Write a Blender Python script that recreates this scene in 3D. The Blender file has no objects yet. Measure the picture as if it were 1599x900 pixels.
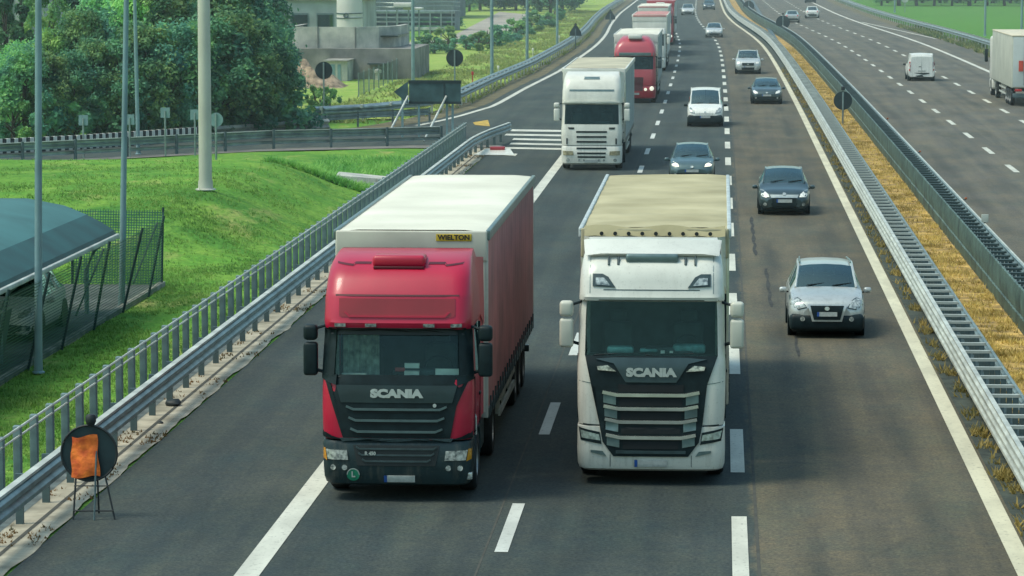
import bpy, bmesh, math, random
from mathutils import Vector, Matrix, noise
from mathutils.bvhtree import BVHTree
random.seed(7)
R = math.radians
sc = bpy.context.scene
COL = sc.collection
F, CX, CY, HC = 5150.0, 799.5, 450.0, 8.9
TH = math.atan(530/F); PS = math.atan(327*math.cos(TH)/F)
FWD = Vector((-math.sin(PS)*math.cos(TH), math.cos(PS)*math.cos(TH), -math.sin(TH)))
RGT = Vector((math.cos(PS), math.sin(PS), 0))
UP = RGT.cross(FWD)

def G(x, y, h=0.0):
    """ground point that a line of sight meets at height h (used to survey the place from the picture)"""
    d = FWD*F + RGT*(x-CX) + UP*(CY-y)
    t = (h-HC)/d.z
    return Vector((d.x*t, d.y*t, h))

# ------------------------------------------------------------------ road alignment
SH = [(0,0),(185,0),(232,-.1),(262,-.2),(292,-.38),(318,-.7),(356,-1.65),(387,-2.6),(420,-3.3),(459,-3.9),(520,-4.3),(573,-4.6),(700,-5),(5000,-5)]
def sh(Y):
    for a, b in zip(SH, SH[1:]):
        if Y <= b[0]:
            t = (Y-a[0])/(b[0]-a[0]); return a[1]+(b[1]-a[1])*t
    return SH[-1][1]
def shs(Y):
    return (sh(Y-18)+sh(Y-9)+sh(Y)+sh(Y+9)+sh(Y+18))/5 if Y > 18 else 0.0

# ------------------------------------------------------------------ materials
MATS = {}
def nd(nt, typ, **kw):
    n = nt.nodes.new(typ)
    for k, v in kw.items(): setattr(n, k, v)
    return n
def base_mat(name):
    m = bpy.data.materials.new(name); m.use_nodes = True
    return m, m.node_tree, m.node_tree.nodes['Principled BSDF']
def mat(name, col, rough=.5, metal=0., var=.15, scale=3., bump=0., bscale=None, dirt=None, coat=0., emit=None, spec=.5, detail=6., grime=0.):
    if name in MATS: return MATS[name]
    m, nt, p = base_mat(name)
    tc = nd(nt, 'ShaderNodeTexCoord')
    nz = nd(nt, 'ShaderNodeTexNoise'); nz.inputs['Scale'].default_value = scale; nz.inputs['Detail'].default_value = detail
    nt.links.new(tc.outputs['Object'], nz.inputs['Vector'])
    rp = nd(nt, 'ShaderNodeValToRGB')
    c2 = dirt or tuple(c*(1-var*1.6) for c in col)
    rp.color_ramp.elements[0].color = (*c2, 1); rp.color_ramp.elements[0].position = .32
    rp.color_ramp.elements[1].color = (*[min(1, c*(1+var)) for c in col], 1); rp.color_ramp.elements[1].position = .68
    nt.links.new(nz.outputs['Fac'], rp.inputs['Fac'])
    colr = rp.outputs['Color']
    if grime:
        g1 = nz_(nt, mapv(nt, tc.outputs['Object'], 7, 7, .7), 1.3, 6, .65, .50, .78)
        sp = nd(nt, 'ShaderNodeSeparateXYZ'); nt.links.new(tc.outputs['Object'], sp.inputs[0])
        low = nd(nt, 'ShaderNodeMapRange'); low.inputs[1].default_value = .2; low.inputs[2].default_value = 2.2; low.inputs[3].default_value = 1.0; low.inputs[4].default_value = .35
        nt.links.new(sp.outputs[2], low.inputs[0])
        mu = nd(nt, 'ShaderNodeMath', operation='MULTIPLY'); nt.links.new(g1, mu.inputs[0]); nt.links.new(low.outputs[0], mu.inputs[1])
        m2 = nd(nt, 'ShaderNodeMath', operation='MULTIPLY'); nt.links.new(mu.outputs[0], m2.inputs[0]); m2.inputs[1].default_value = grime
        colr = mixc(nt, m2.outputs[0], colr, (.13,.12,.095))
        sk = nz_(nt, tc.outputs['Object'], 28, 4, .7, .60, .68)
        m3_ = nd(nt, 'ShaderNodeMath', operation='MULTIPLY'); nt.links.new(sk, m3_.inputs[0]); m3_.inputs[1].default_value = grime*.7
        colr = mixc(nt, m3_.outputs[0], colr, (.10,.09,.07))
    nt.links.new(colr, p.inputs['Base Color'])
    p.inputs['Roughness'].default_value = rough; p.inputs['Metallic'].default_value = metal
    p.inputs['Coat Weight'].default_value = coat; p.inputs['Coat Roughness'].default_value = .06
    p.inputs['Specular IOR Level'].default_value = spec
    if emit:
        p.inputs['Emission Color'].default_value = (*emit[0], 1); p.inputs['Emission Strength'].default_value = emit[1]
    if bump:
        n2 = nd(nt, 'ShaderNodeTexNoise'); n2.inputs['Scale'].default_value = bscale or scale*4; n2.inputs['Detail'].default_value = 5
        nt.links.new(tc.outputs['Object'], n2.inputs['Vector'])
        b = nd(nt, 'ShaderNodeBump'); b.inputs['Strength'].default_value = bump; b.inputs['Distance'].default_value = .05
        nt.links.new(n2.outputs['Fac'], b.inputs['Height']); nt.links.new(b.outputs['Normal'], p.inputs['Normal'])
    MATS[name] = m
    return m
def glass(name, tint=(.74,.92,.90), ior=1.45, k=.7):
    if name in MATS: return MATS[name]
    m = bpy.data.materials.new(name); m.use_nodes = True; nt = m.node_tree; nt.nodes.clear()
    o = nd(nt, 'ShaderNodeOutputMaterial'); mx = nd(nt, 'ShaderNodeMixShader'); fr = nd(nt, 'ShaderNodeFresnel'); fr.inputs['IOR'].default_value = ior
    tr = nd(nt, 'ShaderNodeBsdfTransparent'); tr.inputs['Color'].default_value = (*tint, 1)
    gl = nd(nt, 'ShaderNodeBsdfGlossy'); gl.inputs['Roughness'].default_value = .03; gl.inputs['Color'].default_value = (.7,.95,.92,1)
    ml = nd(nt, 'ShaderNodeMath', operation='MULTIPLY_ADD'); ml.inputs[1].default_value = k; ml.inputs[2].default_value = .012
    nt.links.new(fr.outputs[0], ml.inputs[0]); nt.links.new(ml.outputs[0], mx.inputs['Fac'])
    nt.links.new(tr.outputs[0], mx.inputs[1]); nt.links.new(gl.outputs[0], mx.inputs[2]); nt.links.new(mx.outputs[0], o.inputs['Surface'])
    MATS[name] = m
    return m
def mixc(nt, fac, a, b, blend='MIX'):
    n = nd(nt, 'ShaderNodeMix', data_type='RGBA', blend_type=blend)
    for sock, v in ((0, fac), (6, a), (7, b)):
        if isinstance(v, (int, float)): n.inputs[sock].default_value = v
        elif isinstance(v, tuple): n.inputs[sock].default_value = (*v, 1) if len(v) == 3 else v
        else: nt.links.new(v, n.inputs[sock])
    return n.outputs[2]
def nz_(nt, vec, scale, detail=5, rough=.55, lo=.4, hi=.6):
    n = nd(nt, 'ShaderNodeTexNoise'); n.inputs['Scale'].default_value = scale; n.inputs['Detail'].default_value = detail; n.inputs['Roughness'].default_value = rough
    nt.links.new(vec, n.inputs['Vector'])
    mr = nd(nt, 'ShaderNodeMapRange'); mr.inputs[1].default_value = lo; mr.inputs[2].default_value = hi; mr.clamp = True
    nt.links.new(n.outputs['Fac'], mr.inputs[0])
    return mr.outputs[0]
def mapv(nt, src, sx, sy, sz=1):
    mp = nd(nt, 'ShaderNodeMapping'); mp.inputs['Scale'].default_value = (sx, sy, sz)
    nt.links.new(src, mp.inputs['Vector']); return mp.outputs[0]

def asphalt_mat(name, c1, c2=None, edge=None, track=(), tv=.35, blot=((1.14,1.06,.92),(.84,.96,1.02))):
    """road surface; uv holds (metres across, metres along)"""
    m, nt, p = base_mat(name)
    uv = nd(nt, 'ShaderNodeUVMap').outputs[0]
    sep = nd(nt, 'ShaderNodeSeparateXYZ'); nt.links.new(uv, sep.inputs[0])
    col = nd(nt, 'ShaderNodeRGB'); col.outputs[0].default_value = (*c1, 1); col = col.outputs[0]
    wob = nz_(nt, mapv(nt, uv, 1, .15), .8)
    if c2:
        a = nd(nt, 'ShaderNodeMapRange'); a.inputs[1].default_value = edge-.06; a.inputs[2].default_value = edge+.10
        wb = nd(nt, 'ShaderNodeMath', operation='MULTIPLY_ADD'); wb.inputs[1].default_value = .16; nt.links.new(nz_(nt, mapv(nt, uv, 1, .5), 1.2, 5), wb.inputs[0]); nt.links.new(sep.outputs[0], wb.inputs[2])
        nt.links.new(wb.outputs[0], a.inputs[0])
        col = mixc(nt, a.outputs[0], col, c2)
    # patches and long streaks
    col = mixc(nt, nz_(nt, mapv(nt, uv, .35, .16), 1.0, 8), mixc(nt, 1.0, col, (.74,.78,.80), 'MULTIPLY'), col)
    col = mixc(nt, nz_(nt, mapv(nt, uv, 1.3, .03), 1.4, 4), col, mixc(nt, 1.0, col, (1.28,1.24,1.14), 'MULTIPLY'))
    col = mixc(nt, nz_(nt, mapv(nt, uv, .6, .30), 1.1, 9, .7, .42, .66), col, mixc(nt, 1.0, col, blot[0], 'MULTIPLY'))
    col = mixc(nt, nz_(nt, mapv(nt, uv, .7, .30), .9, 9, .7, .48, .68), col, mixc(nt, 1.0, col, blot[1], 'MULTIPLY'))
    # worn wheel tracks
    for t in track:
        d = nd(nt, 'ShaderNodeMath', operation='SUBTRACT'); d.inputs[1].default_value = t; nt.links.new(sep.outputs[0], d.inputs[0])
        ab = nd(nt, 'ShaderNodeMath', operation='ABSOLUTE'); nt.links.new(d.outputs[0], ab.inputs[0])
        mr = nd(nt, 'ShaderNodeMapRange', interpolation_type='SMOOTHSTEP'); mr.inputs[1].default_value = 0; mr.inputs[2].default_value = .55
        mr.inputs[3].default_value = tv; mr.inputs[4].default_value = 0; nt.links.new(ab.outputs[0], mr.inputs[0])
        mm = nd(nt, 'ShaderNodeMath', operation='MULTIPLY'); nt.links.new(mr.outputs[0], mm.inputs[0]); nt.links.new(wob, mm.inputs[1])
        col = mixc(nt, mm.outputs[0], col, (.028,.036,.037))
    # aggregate speckle
    col = mixc(nt, nz_(nt, uv, 17, 4, .8, .36, .64), mixc(nt, 1.0, col, (.58,.60,.62), 'MULTIPLY'), mixc(nt, 1.0, col, (1.42,1.38,1.30), 'MULTIPLY'))
    col = mixc(nt, nz_(nt, uv, 3.5, 7, .75, .34, .66), mixc(nt, 1.0, col, (.80,.84,.90), 'MULTIPLY'), mixc(nt, 1.0, col, (1.20,1.15,1.04), 'MULTIPLY'))
    # cracks
    vo = nd(nt, 'ShaderNodeTexVoronoi', feature='DISTANCE_TO_EDGE'); vo.inputs['Scale'].default_value = .22
    wv = nd(nt, 'ShaderNodeTexNoise'); wv.inputs['Scale'].default_value = 1.4; nt.links.new(uv, wv.inputs['Vector'])
    add = mixc(nt, .25, uv, wv.outputs['Color'], 'ADD'); nt.links.new(mapv(nt, add, 1.6, .25), vo.inputs['Vector'])
    cr = nd(nt, 'ShaderNodeMapRange'); cr.inputs[1].default_value = 0; cr.inputs[2].default_value = .012; cr.inputs[3].default_value = .25; cr.inputs[4].default_value = 0
    nt.links.new(vo.outputs['Distance'], cr.inputs[0])
    gate = nz_(nt, mapv(nt, uv, .3, .04), 1.7, 3, .5, .55, .62)
    cm = nd(nt, 'ShaderNodeMath', operation='MULTIPLY'); nt.links.new(cr.outputs[0], cm.inputs[0]); nt.links.new(gate, cm.inputs[1])
    col = mixc(nt, cm.outputs[0], col, (.02,.024,.024))
    nt.links.new(col, p.inputs['Base Color'])
    p.inputs['Roughness'].default_value = .82; p.inputs['Specular IOR Level'].default_value = .22
    n2 = nd(nt, 'ShaderNodeTexNoise'); n2.inputs['Scale'].default_value = 40; nt.links.new(uv, n2.inputs['Vector'])
    b = nd(nt, 'ShaderNodeBump'); b.inputs['Strength'].default_value = .25; b.inputs['Distance'].default_value = .01
    nt.links.new(n2.outputs['Fac'], b.inputs['Height']); nt.links.new(b.outputs['Normal'], p.inputs['Normal'])
    MATS[name] = m
    return m

def paint_mat(name, col, under):
    """worn thermoplastic line paint"""
    m, nt, p = base_mat(name)
    uv = nd(nt, 'ShaderNodeUVMap').outputs[0]
    c = mixc(nt, nz_(nt, mapv(nt, uv, 1, .3), 1.5), col, tuple(k*.8 for k in col))
    c = mixc(nt, nz_(nt, uv, 9, 7, .75, .56, .70), c, under)
    nt.links.new(c, p.inputs['Base Color']); p.inputs['Roughness'].default_value = .6
    MATS[name] = m
    return m

def grass_mat(name, a, b, c, brown, far=.12):
    m, nt, p = base_mat(name)
    tc = nd(nt, 'ShaderNodeTexCoord').outputs['Object']
    col = mixc(nt, nz_(nt, tc, far, 6, .6, .38, .62), a, b)
    col = mixc(nt, nz_(nt, tc, .5, 6, .65, .42, .66), col, c)
    col = mixc(nt, nz_(nt, mapv(nt, tc, 1.3, .5), .35, 7, .7, .56, .70), col, brown)
    col = mixc(nt, nz_(nt, tc, 5, 6, .75, .3, .7), mixc(nt, 1.0, col, (.6,.66,.6), 'MULTIPLY'), mixc(nt, 1.0, col, (1.25,1.2,1.1), 'MULTIPLY'))
    nt.links.new(col, p.inputs['Base Color']); p.inputs['Roughness'].default_value = .95; p.inputs['Specular IOR Level'].default_value = .1
    n2 = nd(nt, 'ShaderNodeTexNoise'); n2.inputs['Scale'].default_value = 6; n2.inputs['Detail'].default_value = 8; nt.links.new(tc, n2.inputs['Vector'])
    b_ = nd(nt, 'ShaderNodeBump'); b_.inputs['Strength'].default_value = .8; b_.inputs['Distance'].default_value = .15
    nt.links.new(n2.outputs['Fac'], b_.inputs['Height']); nt.links.new(b_.outputs['Normal'], p.inputs['Normal'])
    MATS[name] = m
    return m
def leaf_mat(name, a, b, c):
    m, nt, p = base_mat(name)
    tc = nd(nt, 'ShaderNodeTexCoord').outputs['Object']
    ge = nd(nt, 'ShaderNodeNewGeometry')
    oi = nd(nt, 'ShaderNodeObjectInfo')
    col = mixc(nt, ge.outputs['Random Per Island'], a, b)
    col = mixc(nt, nz_(nt, tc, .7, 3, .5, .4, .62), col, c)
    hs = nd(nt, 'ShaderNodeHueSaturation'); hs.inputs['Saturation'].default_value = .95
    mr = nd(nt, 'ShaderNodeMapRange'); mr.inputs[3].default_value = .65; mr.inputs[4].default_value = 1.35
    nt.links.new(oi.outputs['Random'], mr.inputs[0]); nt.links.new(mr.outputs[0], hs.inputs['Value'])
    mh = nd(nt, 'ShaderNodeMapRange'); mh.inputs[3].default_value = .485; mh.inputs[4].default_value = .54
    nt.links.new(oi.outputs['Random'], mh.inputs[0]); nt.links.new(mh.outputs[0], hs.inputs['Hue'])
    nt.links.new(col, hs.inputs['Color'])
    nt.links.new(hs.outputs[0], p.inputs['Base Color']); p.inputs['Roughness'].default_value = .65; p.inputs['Specular IOR Level'].default_value = .25
    tl = nd(nt, 'ShaderNodeBsdfTranslucent'); nt.links.new(hs.outputs[0], tl.inputs['Color'])
    ms = nd(nt, 'ShaderNodeMixShader'); ms.inputs[0].default_value = .38; out = nt.nodes['Material Output']
    nt.links.new(p.outputs[0], ms.inputs[1]); nt.links.new(tl.outputs[0], ms.inputs[2]); nt.links.new(ms.outputs[0], out.inputs['Surface'])
    MATS[name] = m
    return m

# ------------------------------------------------------------------ object helpers
def link(name, me, m=None, parent=None, smooth=None, loc=None):
    o = bpy.data.objects.new(name, me); COL.objects.link(o)
    if m is not None and not me.materials: me.materials.append(m)
    if parent is not None: o.parent = parent
    if loc is not None: o.location = loc
    if smooth is not None:
        for p in me.polygons: p.use_smooth = True
        me.set_sharp_from_angle(angle=R(smooth))
    return o
def mesh_pf(name, vs, fs):
    me = bpy.data.meshes.new(name); me.from_pydata([tuple(v) for v in vs], [], fs); me.update(); return me
class MB:
    """collects shapes that belong to ONE part"""
    def __init__(s): s.v = []; s.f = []
    def add(s, vs, fs):
        n = len(s.v); s.v += [Vector(v) for v in vs]; s.f += [tuple(i+n for i in f) for f in fs]; return s
    def box(s, x0, x1, y0, y1, z0, z1, mtx=None):
        vs = [Vector(p) for p in ((x0,y0,z0),(x1,y0,z0),(x1,y1,z0),(x0,y1,z0),(x0,y0,z1),(x1,y0,z1),(x1,y1,z1),(x0,y1,z1))]
        if mtx: vs = [mtx @ v for v in vs]
        return s.add(vs, [(0,3,2,1),(4,5,6,7),(0,1,5,4),(1,2,6,5),(2,3,7,6),(3,0,4,7)])
    def rbox(s, x0, x1, y0, y1, z0, z1, r=.03):
        bm = bmesh.new(); bmesh.ops.create_cube(bm, size=1)
        for v in bm.verts: v.co = Vector(((x0+x1)/2+v.co.x*(x1-x0), (y0+y1)/2+v.co.y*(y1-y0), (z0+z1)/2+v.co.z*(z1-z0)))
        r = min(r, .45*min(x1-x0, y1-y0, z1-z0))
        bmesh.ops.bevel(bm, geom=bm.edges[:], offset=r, segments=3, affect='EDGES', profile=.5)
        bm.verts.index_update()
        s.add([v.co.copy() for v in bm.verts], [tuple(v.index for v in f.verts) for f in bm.faces]); bm.free(); return s
    def tube(s, pts, r, n=8, cap=True):
        pts = [Vector(p) for p in pts]; rs = r if isinstance(r, (list, tuple)) else [r]*len(pts)
        vs, fs = [], []
        for i, p in enumerate(pts):
            d = (pts[min(i+1, len(pts)-1)]-pts[max(i-1, 0)]).normalized()
            a = d.cross(Vector((0,0,1)) if abs(d.z) < .9 else Vector((1,0,0))).normalized(); b = d.cross(a)
            for k in range(n):
                t = 2*math.pi*k/n; vs.append(p+(a*math.cos(t)+b*math.sin(t))*rs[i])
        for i in range(len(pts)-1):
            for k in range(n): fs.append((i*n+k, i*n+(k+1)%n, (i+1)*n+(k+1)%n, (i+1)*n+k))
        if cap: fs += [tuple(range(n)), tuple(reversed(range((len(pts)-1)*n, len(pts)*n)))]
        return s.add(vs, fs)
    def disc(s, c, r, axis='y', t=.02, n=28, rx=None):
        c = Vector(c); vs, fs = [], []
        for e in (-t/2, t/2):
            for k in range(n):
                a = 2*math.pi*k/n; u, w = (rx or r)*math.cos(a), r*math.sin(a)
                vs.append(c+(Vector((u, e, w)) if axis == 'y' else Vector((e, u, w)) if axis == 'x' else Vector((u, w, e))))
        for k in range(n): fs.append((k, (k+1)%n, n+(k+1)%n, n+k))
        fs += [tuple(reversed(range(n))), tuple(range(n, 2*n))]
        return s.add(vs, fs)
    def lathe(s, prof, c=(0,0,0), axis='z', n=24):
        c = Vector(c); vs, fs = [], []
        for r, h in prof:
            for k in range(n):
                a = 2*math.pi*k/n; u, w = r*math.cos(a), r*math.sin(a)
                vs.append(c+(Vector((u, w, h)) if axis == 'z' else Vector((h, u, w)) if axis == 'x' else Vector((u, h, w))))
        for i in range(len(prof)-1):
            for k in range(n): fs.append((i*n+k, i*n+(k+1)%n, (i+1)*n+(k+1)%n, (i+1)*n+k))
        return s.add(vs, fs)
    def prism(s, poly, y0, y1):
        n = len(poly); vs = [(x, y0, z) for x, z in poly]+[(x, y1, z) for x, z in poly]
        fs = [tuple(range(n)), tuple(reversed(range(n, 2*n)))]+[(k, n+k, n+(k+1)%n, (k+1)%n) for k in range(n)]
        return s.add(vs, fs)
    def build(s, name, m, parent=None, smooth=35, loc=None):
        me = mesh_pf(name, s.v, s.f)
        bm = bmesh.new(); bm.from_mesh(me); bmesh.ops.recalc_face_normals(bm, faces=bm.faces[:]); bm.to_mesh(me); bm.free()
        return link(name, me, m, parent, smooth, loc)
def tag(o, label=None, cat=None, group=None, kind=None):
    if label: o['label'] = label
    if cat: o['category'] = cat
    if group: o['group'] = group
    if kind: o['kind'] = kind
    return o
def empty(name, loc, label, cat, group=None, rz=0):
    o = bpy.data.objects.new(name, None); COL.objects.link(o); o.location = loc; o.rotation_euler = (0,0,rz); o.empty_display_size = .3
    return tag(o, label, cat, group)
def copy_tree(o, parent=None, loc=None):
    c = o.copy(); COL.objects.link(c)
    if parent is not None: c.parent = parent
    if loc is not None: c.location = loc
    for ch in list(o.children): copy_tree(ch, c)
    return c
def text_polys(txt, size, bold=.0, font_shear=0, width=None):
    cu = bpy.data.curves.new('t', 'FONT'); cu.body = txt; cu.size = size; cu.align_x = 'CENTER'; cu.align_y = 'CENTER'; cu.offset = bold; cu.resolution_u = 3
    cu.fill_mode = 'FRONT'
    o = bpy.data.objects.new('t', cu); COL.objects.link(o)
    dg = bpy.context.evaluated_depsgraph_get(); dg.update()
    me = bpy.data.meshes.new_from_object(o.evaluated_get(dg))
    vs = [v.co.copy() for v in me.vertices]; fs = [tuple(p.vertices) for p in me.polygons]
    bpy.data.objects.remove(o); bpy.data.curves.remove(cu); bpy.data.meshes.remove(me)
    if width and vs:
        w = max(v.x for v in vs)-min(v.x for v in vs)
        for v in vs: v.x *= width/w
    return vs, fs
def decal(name, bvh, polys, m, parent, off=.012, thick=.03, cuts=2, raw=None, yn=-3.):
    """a trim piece laid onto the body: outline(s) in (x, z), pressed along the length axis onto the surface"""
    bm = bmesh.new()
    if raw:
        vs = [bm.verts.new((v.x, 0, v.y)) for v in raw[0]]
        for f in raw[1]:
            try: bm.faces.new([vs[i] for i in f])
            except ValueError: pass
    else:
        for poly in polys:
            vs = [bm.verts.new((x, 0, z)) for x, z in poly]; bm.faces.new(vs)
        bmesh.ops.triangulate(bm, faces=bm.faces[:])
        for _ in range(cuts):
            es = [e for e in bm.edges if e.calc_length() > .12]
            if not es: break
            bmesh.ops.subdivide_edges(bm, edges=es, cuts=1)
            bmesh.ops.triangulate(bm, faces=bm.faces[:])
    def hy(x, z):
        for dx, dz in ((0,0),(.02,0),(0,.03),(0,-.03),(.05,0),(.05,.05),(.09,0),(.12,.08)):
            hit = bvh.ray_cast(Vector((x-math.copysign(dx, x), yn, z+dz)), Vector((0,1,0)))
            if hit[0] is not None and hit[0].y < 1.2: return hit[0].y
        return 0.0
    ys = {v: hy(v.co.x, v.co.z) for v in bm.verts}
    r = bmesh.ops.extrude_face_region(bm, geom=bm.faces[:])
    nv = [g for g in r['geom'] if isinstance(g, bmesh.types.BMVert)]
    for v in nv: v.co.y = hy(v.co.x, v.co.z)-off
    for v, y in ys.items(): v.co.y = y+thick-off
    bmesh.ops.recalc_face_normals(bm, faces=bm.faces[:])
    me = bpy.data.meshes.new(name); bm.to_mesh(me); bm.free()
    return link(name, me, m, parent, 40)
def mir(poly): return [(-x, z) for x, z in reversed(poly)]
def rect(x0, x1, z0, z1): return [(x0,z0),(x1,z0),(x1,z1),(x0,z1)]
def circ(cx, cz, r, n=16, rz=None): return [(cx+r*math.cos(2*math.pi*k/n), cz+(rz or r)*math.sin(2*math.pi*k/n)) for k in range(n)]
def from_grid(rows, sel, closed=True, extra=None):
    n = len(rows[0]); vs, fs, idx = [], [], {}
    def vi(i, j):
        j %= n
        if (i, j) not in idx: idx[(i, j)] = len(vs); vs.append(rows[i][j])
        return idx[(i, j)]
    for i in range(len(rows)-1):
        for j in range(n if closed else n-1):
            if sel(i, j): fs.append((vi(i,j), vi(i,j+1), vi(i+1,j+1), vi(i+1,j)))
    b = MB(); b.add(vs, fs)
    return b

# ------------------------------------------------------------------ palette
M_white = mat('white_truck_paint', (.60,.60,.54), .32, 0, .05, 1.5, coat=.3, grime=.45)
M_white2 = mat('old_white_paint', (.66,.65,.58), .4, 0, .08, 1.2, coat=.15, grime=.45)
M_red = mat('crimson_paint', (.42,.004,.034), .38, 0, .08, 1.3, coat=.2, grime=.12)
M_red2 = mat('dark_red_paint', (.30,.012,.025), .35, 0, .1, 1.3, coat=.4)
M_blk = mat('dark_plastic', (.007,.017,.020), .5, 0, .2, 6, spec=.25)
M_blk2 = mat('grey_plastic', (.035,.060,.066), .42, 0, .2, 5)
M_trim = mat('satin_grey_trim', (.13,.19,.19), .3, .3, .15, 5)
M_chrome = mat('bright_trim', (.5,.52,.48), .22, .6, .1, 5)
M_tyre = mat('tyre_rubber', (.012,.016,.018), .85, 0, .25, 9)
M_rim = mat('wheel_steel', (.32,.33,.32), .4, .6, .25, 6)
M_glass = glass('windscreen_glass')
M_gcar = glass('car_glass', (.30,.46,.46), 1.5, 3.0)
M_lamp = mat('headlight_lens', (.50,.52,.48), .12, .3, .35, 16, dirt=(.12,.14,.14), coat=.8)
M_lampon = mat('lit_headlight_lens', (.9,.85,.7), .2, 0, .1, 15, emit=((1,.9,.7), .55))
M_amber = mat('amber_lens', (.65,.28,.02), .2, 0, .1, 9, coat=.6)
M_tail = mat('red_lens', (.5,.015,.02), .2, 0, .2, 9, coat=.6)
M_plate = mat('plate_white', (.42,.44,.42), .4, 0, .12, 14)
M_plateb = mat('plate_blue', (.02,.08,.3), .4)
M_letter = mat('lettering_silver', (.38,.42,.40), .35, .2, .1, 9)
M_inter = mat('cab_interior_dark', (.030,.048,.048), .8, 0, .4, 3)
M_curt = mat('cab_curtain', (.30,.33,.29), .9, 0, .4, 7)
M_paper = mat('paper_white', (.7,.68,.6), .7)
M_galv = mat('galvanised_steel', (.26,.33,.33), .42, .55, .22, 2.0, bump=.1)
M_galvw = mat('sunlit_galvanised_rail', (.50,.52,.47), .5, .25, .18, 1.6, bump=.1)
M_galvd = mat('weathered_steel_post', (.10,.15,.16), .6, .35, .25, 3)
M_conc = mat('concrete', (.30,.29,.25), .9, 0, .25, 1.5, bump=.4, dirt=(.13,.13,.11))
M_concs = mat('stained_concrete', (.50,.48,.42), .9, 0, .2, .7, bump=.4, dirt=(.24,.26,.24), grime=.8)
M_dkgrey = mat('dark_wet_concrete', (.22,.21,.19), .9, 0, .3, .8, dirt=(.12,.125,.115), grime=.5)
M_pole = mat('painted_steel_pole', (.20,.31,.33), .5, .3, .12, 1.5)
M_polel = mat('pale_mast_steel', (.52,.51,.45), .5, .2, .08, .6)
M_signb = mat('sign_back_dark', (.012,.030,.036), .6, .2, .25, 3)
M_board = mat('arrow_board_back', (.045,.095,.10), .6, .3, .3, 1.5, dirt=(.02,.05,.055))
M_orange = mat('orange_cloth', (.85,.20,.025), .7, 0, .15, 6, bump=.5, bscale=9, dirt=(.62,.09,.02))
M_black = mat('black_iron', (.012,.018,.02), .6)

# ================================================================== SETTING
ASPH_L = asphalt_mat('asphalt_slow_lanes', (.044,.055,.057), (.096,.086,.068), .62, (-5.85,-4.05,-2.35,-.55,1.5,3.3), .55, ((1.16,1.10,1.02),(.82,.97,1.02)))
ASPH_R = asphalt_mat('asphalt_far_carriageway', (.108,.103,.093), None, None, (9.2,10.9,12.9,14.6,16.6,18.4), .40)
ASPH_E = asphalt_mat('asphalt_exit_lane', (.048,.062,.063), None, None, (-9.4,-7.7), .2, ((1.2,1.1,1.0),(.85,1,1)))
PAINT_W = paint_mat('white_line_paint', (.60,.59,.50), (.09,.09,.08))
PAINT_Y = paint_mat('cream_line_paint', (.62,.58,.42), (.12,.11,.08))
PAINT_D = paint_mat('worn_dash_paint', (.56,.57,.52), (.07,.075,.07))
GRASS = grass_mat('verge_grass', (.12,.29,.045), (.075,.21,.040), (.19,.34,.060), (.36,.36,.13), .1)
GRASSW = grass_mat('meadow_grass', (.30,.42,.09), (.19,.35,.065), (.38,.44,.14), (.42,.39,.17), .15)
GRASSR = grass_mat('field_grass', (.07,.21,.035), (.085,.24,.04), (.10,.24,.04), (.12,.21,.05), .02)
STRAW = mat('dry_straw', (.52,.34,.10), .95, 0, .35, 1.8, bump=.9, bscale=14, dirt=(.12,.085,.035), grime=.6)
DIRT = mat('dirty_verge', (.042,.052,.042), .95, 0, .5, 2.2, bump=.6, dirt=(.02,.028,.026))
GRAVEL = mat('pale_gravel', (.33,.30,.25), .95, 0, .2, .4, bump=.3)
KERB = mat('sandy_gutter_concrete', (.36,.325,.25), .95, 0, .3, 1.6, bump=.5, dirt=(.22,.20,.15))
KERBD = mat('kerb_dark_joint', (.06,.06,.05), .95)
BROWNV = mat('brown_verge', (.13,.11,.055), .95, 0, .3, .9, bump=.6, dirt=(.07,.065,.035))

def strip(name, m, edges, z, parent=None, kind='structure', wav=0., sub=1):
    """long sheet: edges = [(Y, Xleft, Xright)] ; uv = metres across / along (road-curve removed)"""
    bm = bmesh.new(); uvl = bm.loops.layers.uv.new('UVMap'); rows = []
    for (Y, a, b) in edges:
        s = shs(Y); row = []
        for k in range(sub+1):
            x = a+(b-a)*k/sub
            w = wav*(noise.noise(Vector((x*1.7, Y*.9, 3))))
            row.append((bm.verts.new((x+s+(w if 0 < k < sub or wav else 0), Y, z)), x, Y))
        rows.append(row)
    for r0, r1 in zip(rows, rows[1:]):
        for k in range(sub):
            q = [r0[k], r0[k+1], r1[k+1], r1[k]]; f = bm.faces.new([t[0] for t in q])
            for lp, t in zip(f.loops, q): lp[uvl].uv = (t[1], t[2])
    me = bpy.data.meshes.new(name); bm.to_mesh(me); bm.free()
    o = link(name, me, m, parent)
    if kind and not parent: o['kind'] = kind
    return o
def ys(a, b, st=6.):
    n = max(1, int(round((b-a)/st))); return [a+(b-a)*i/n for i in range(n+1)]

def sm(a, b, t):
    t = max(0, min(1, (t-a)/(b-a))); return t*t*(3-2*t)
def gz(X, Y):
    z = -.03
    if X < -12.0:
        z += 1.35*sm(88, 103, Y)*(1-sm(117, 128, Y))*(1-sm(-16.6, -12.5, X))
        z += .05*noise.noise(Vector((X*.35, Y*.25, 0)))
    if X > 25:
        z += .0
    return z
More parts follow.
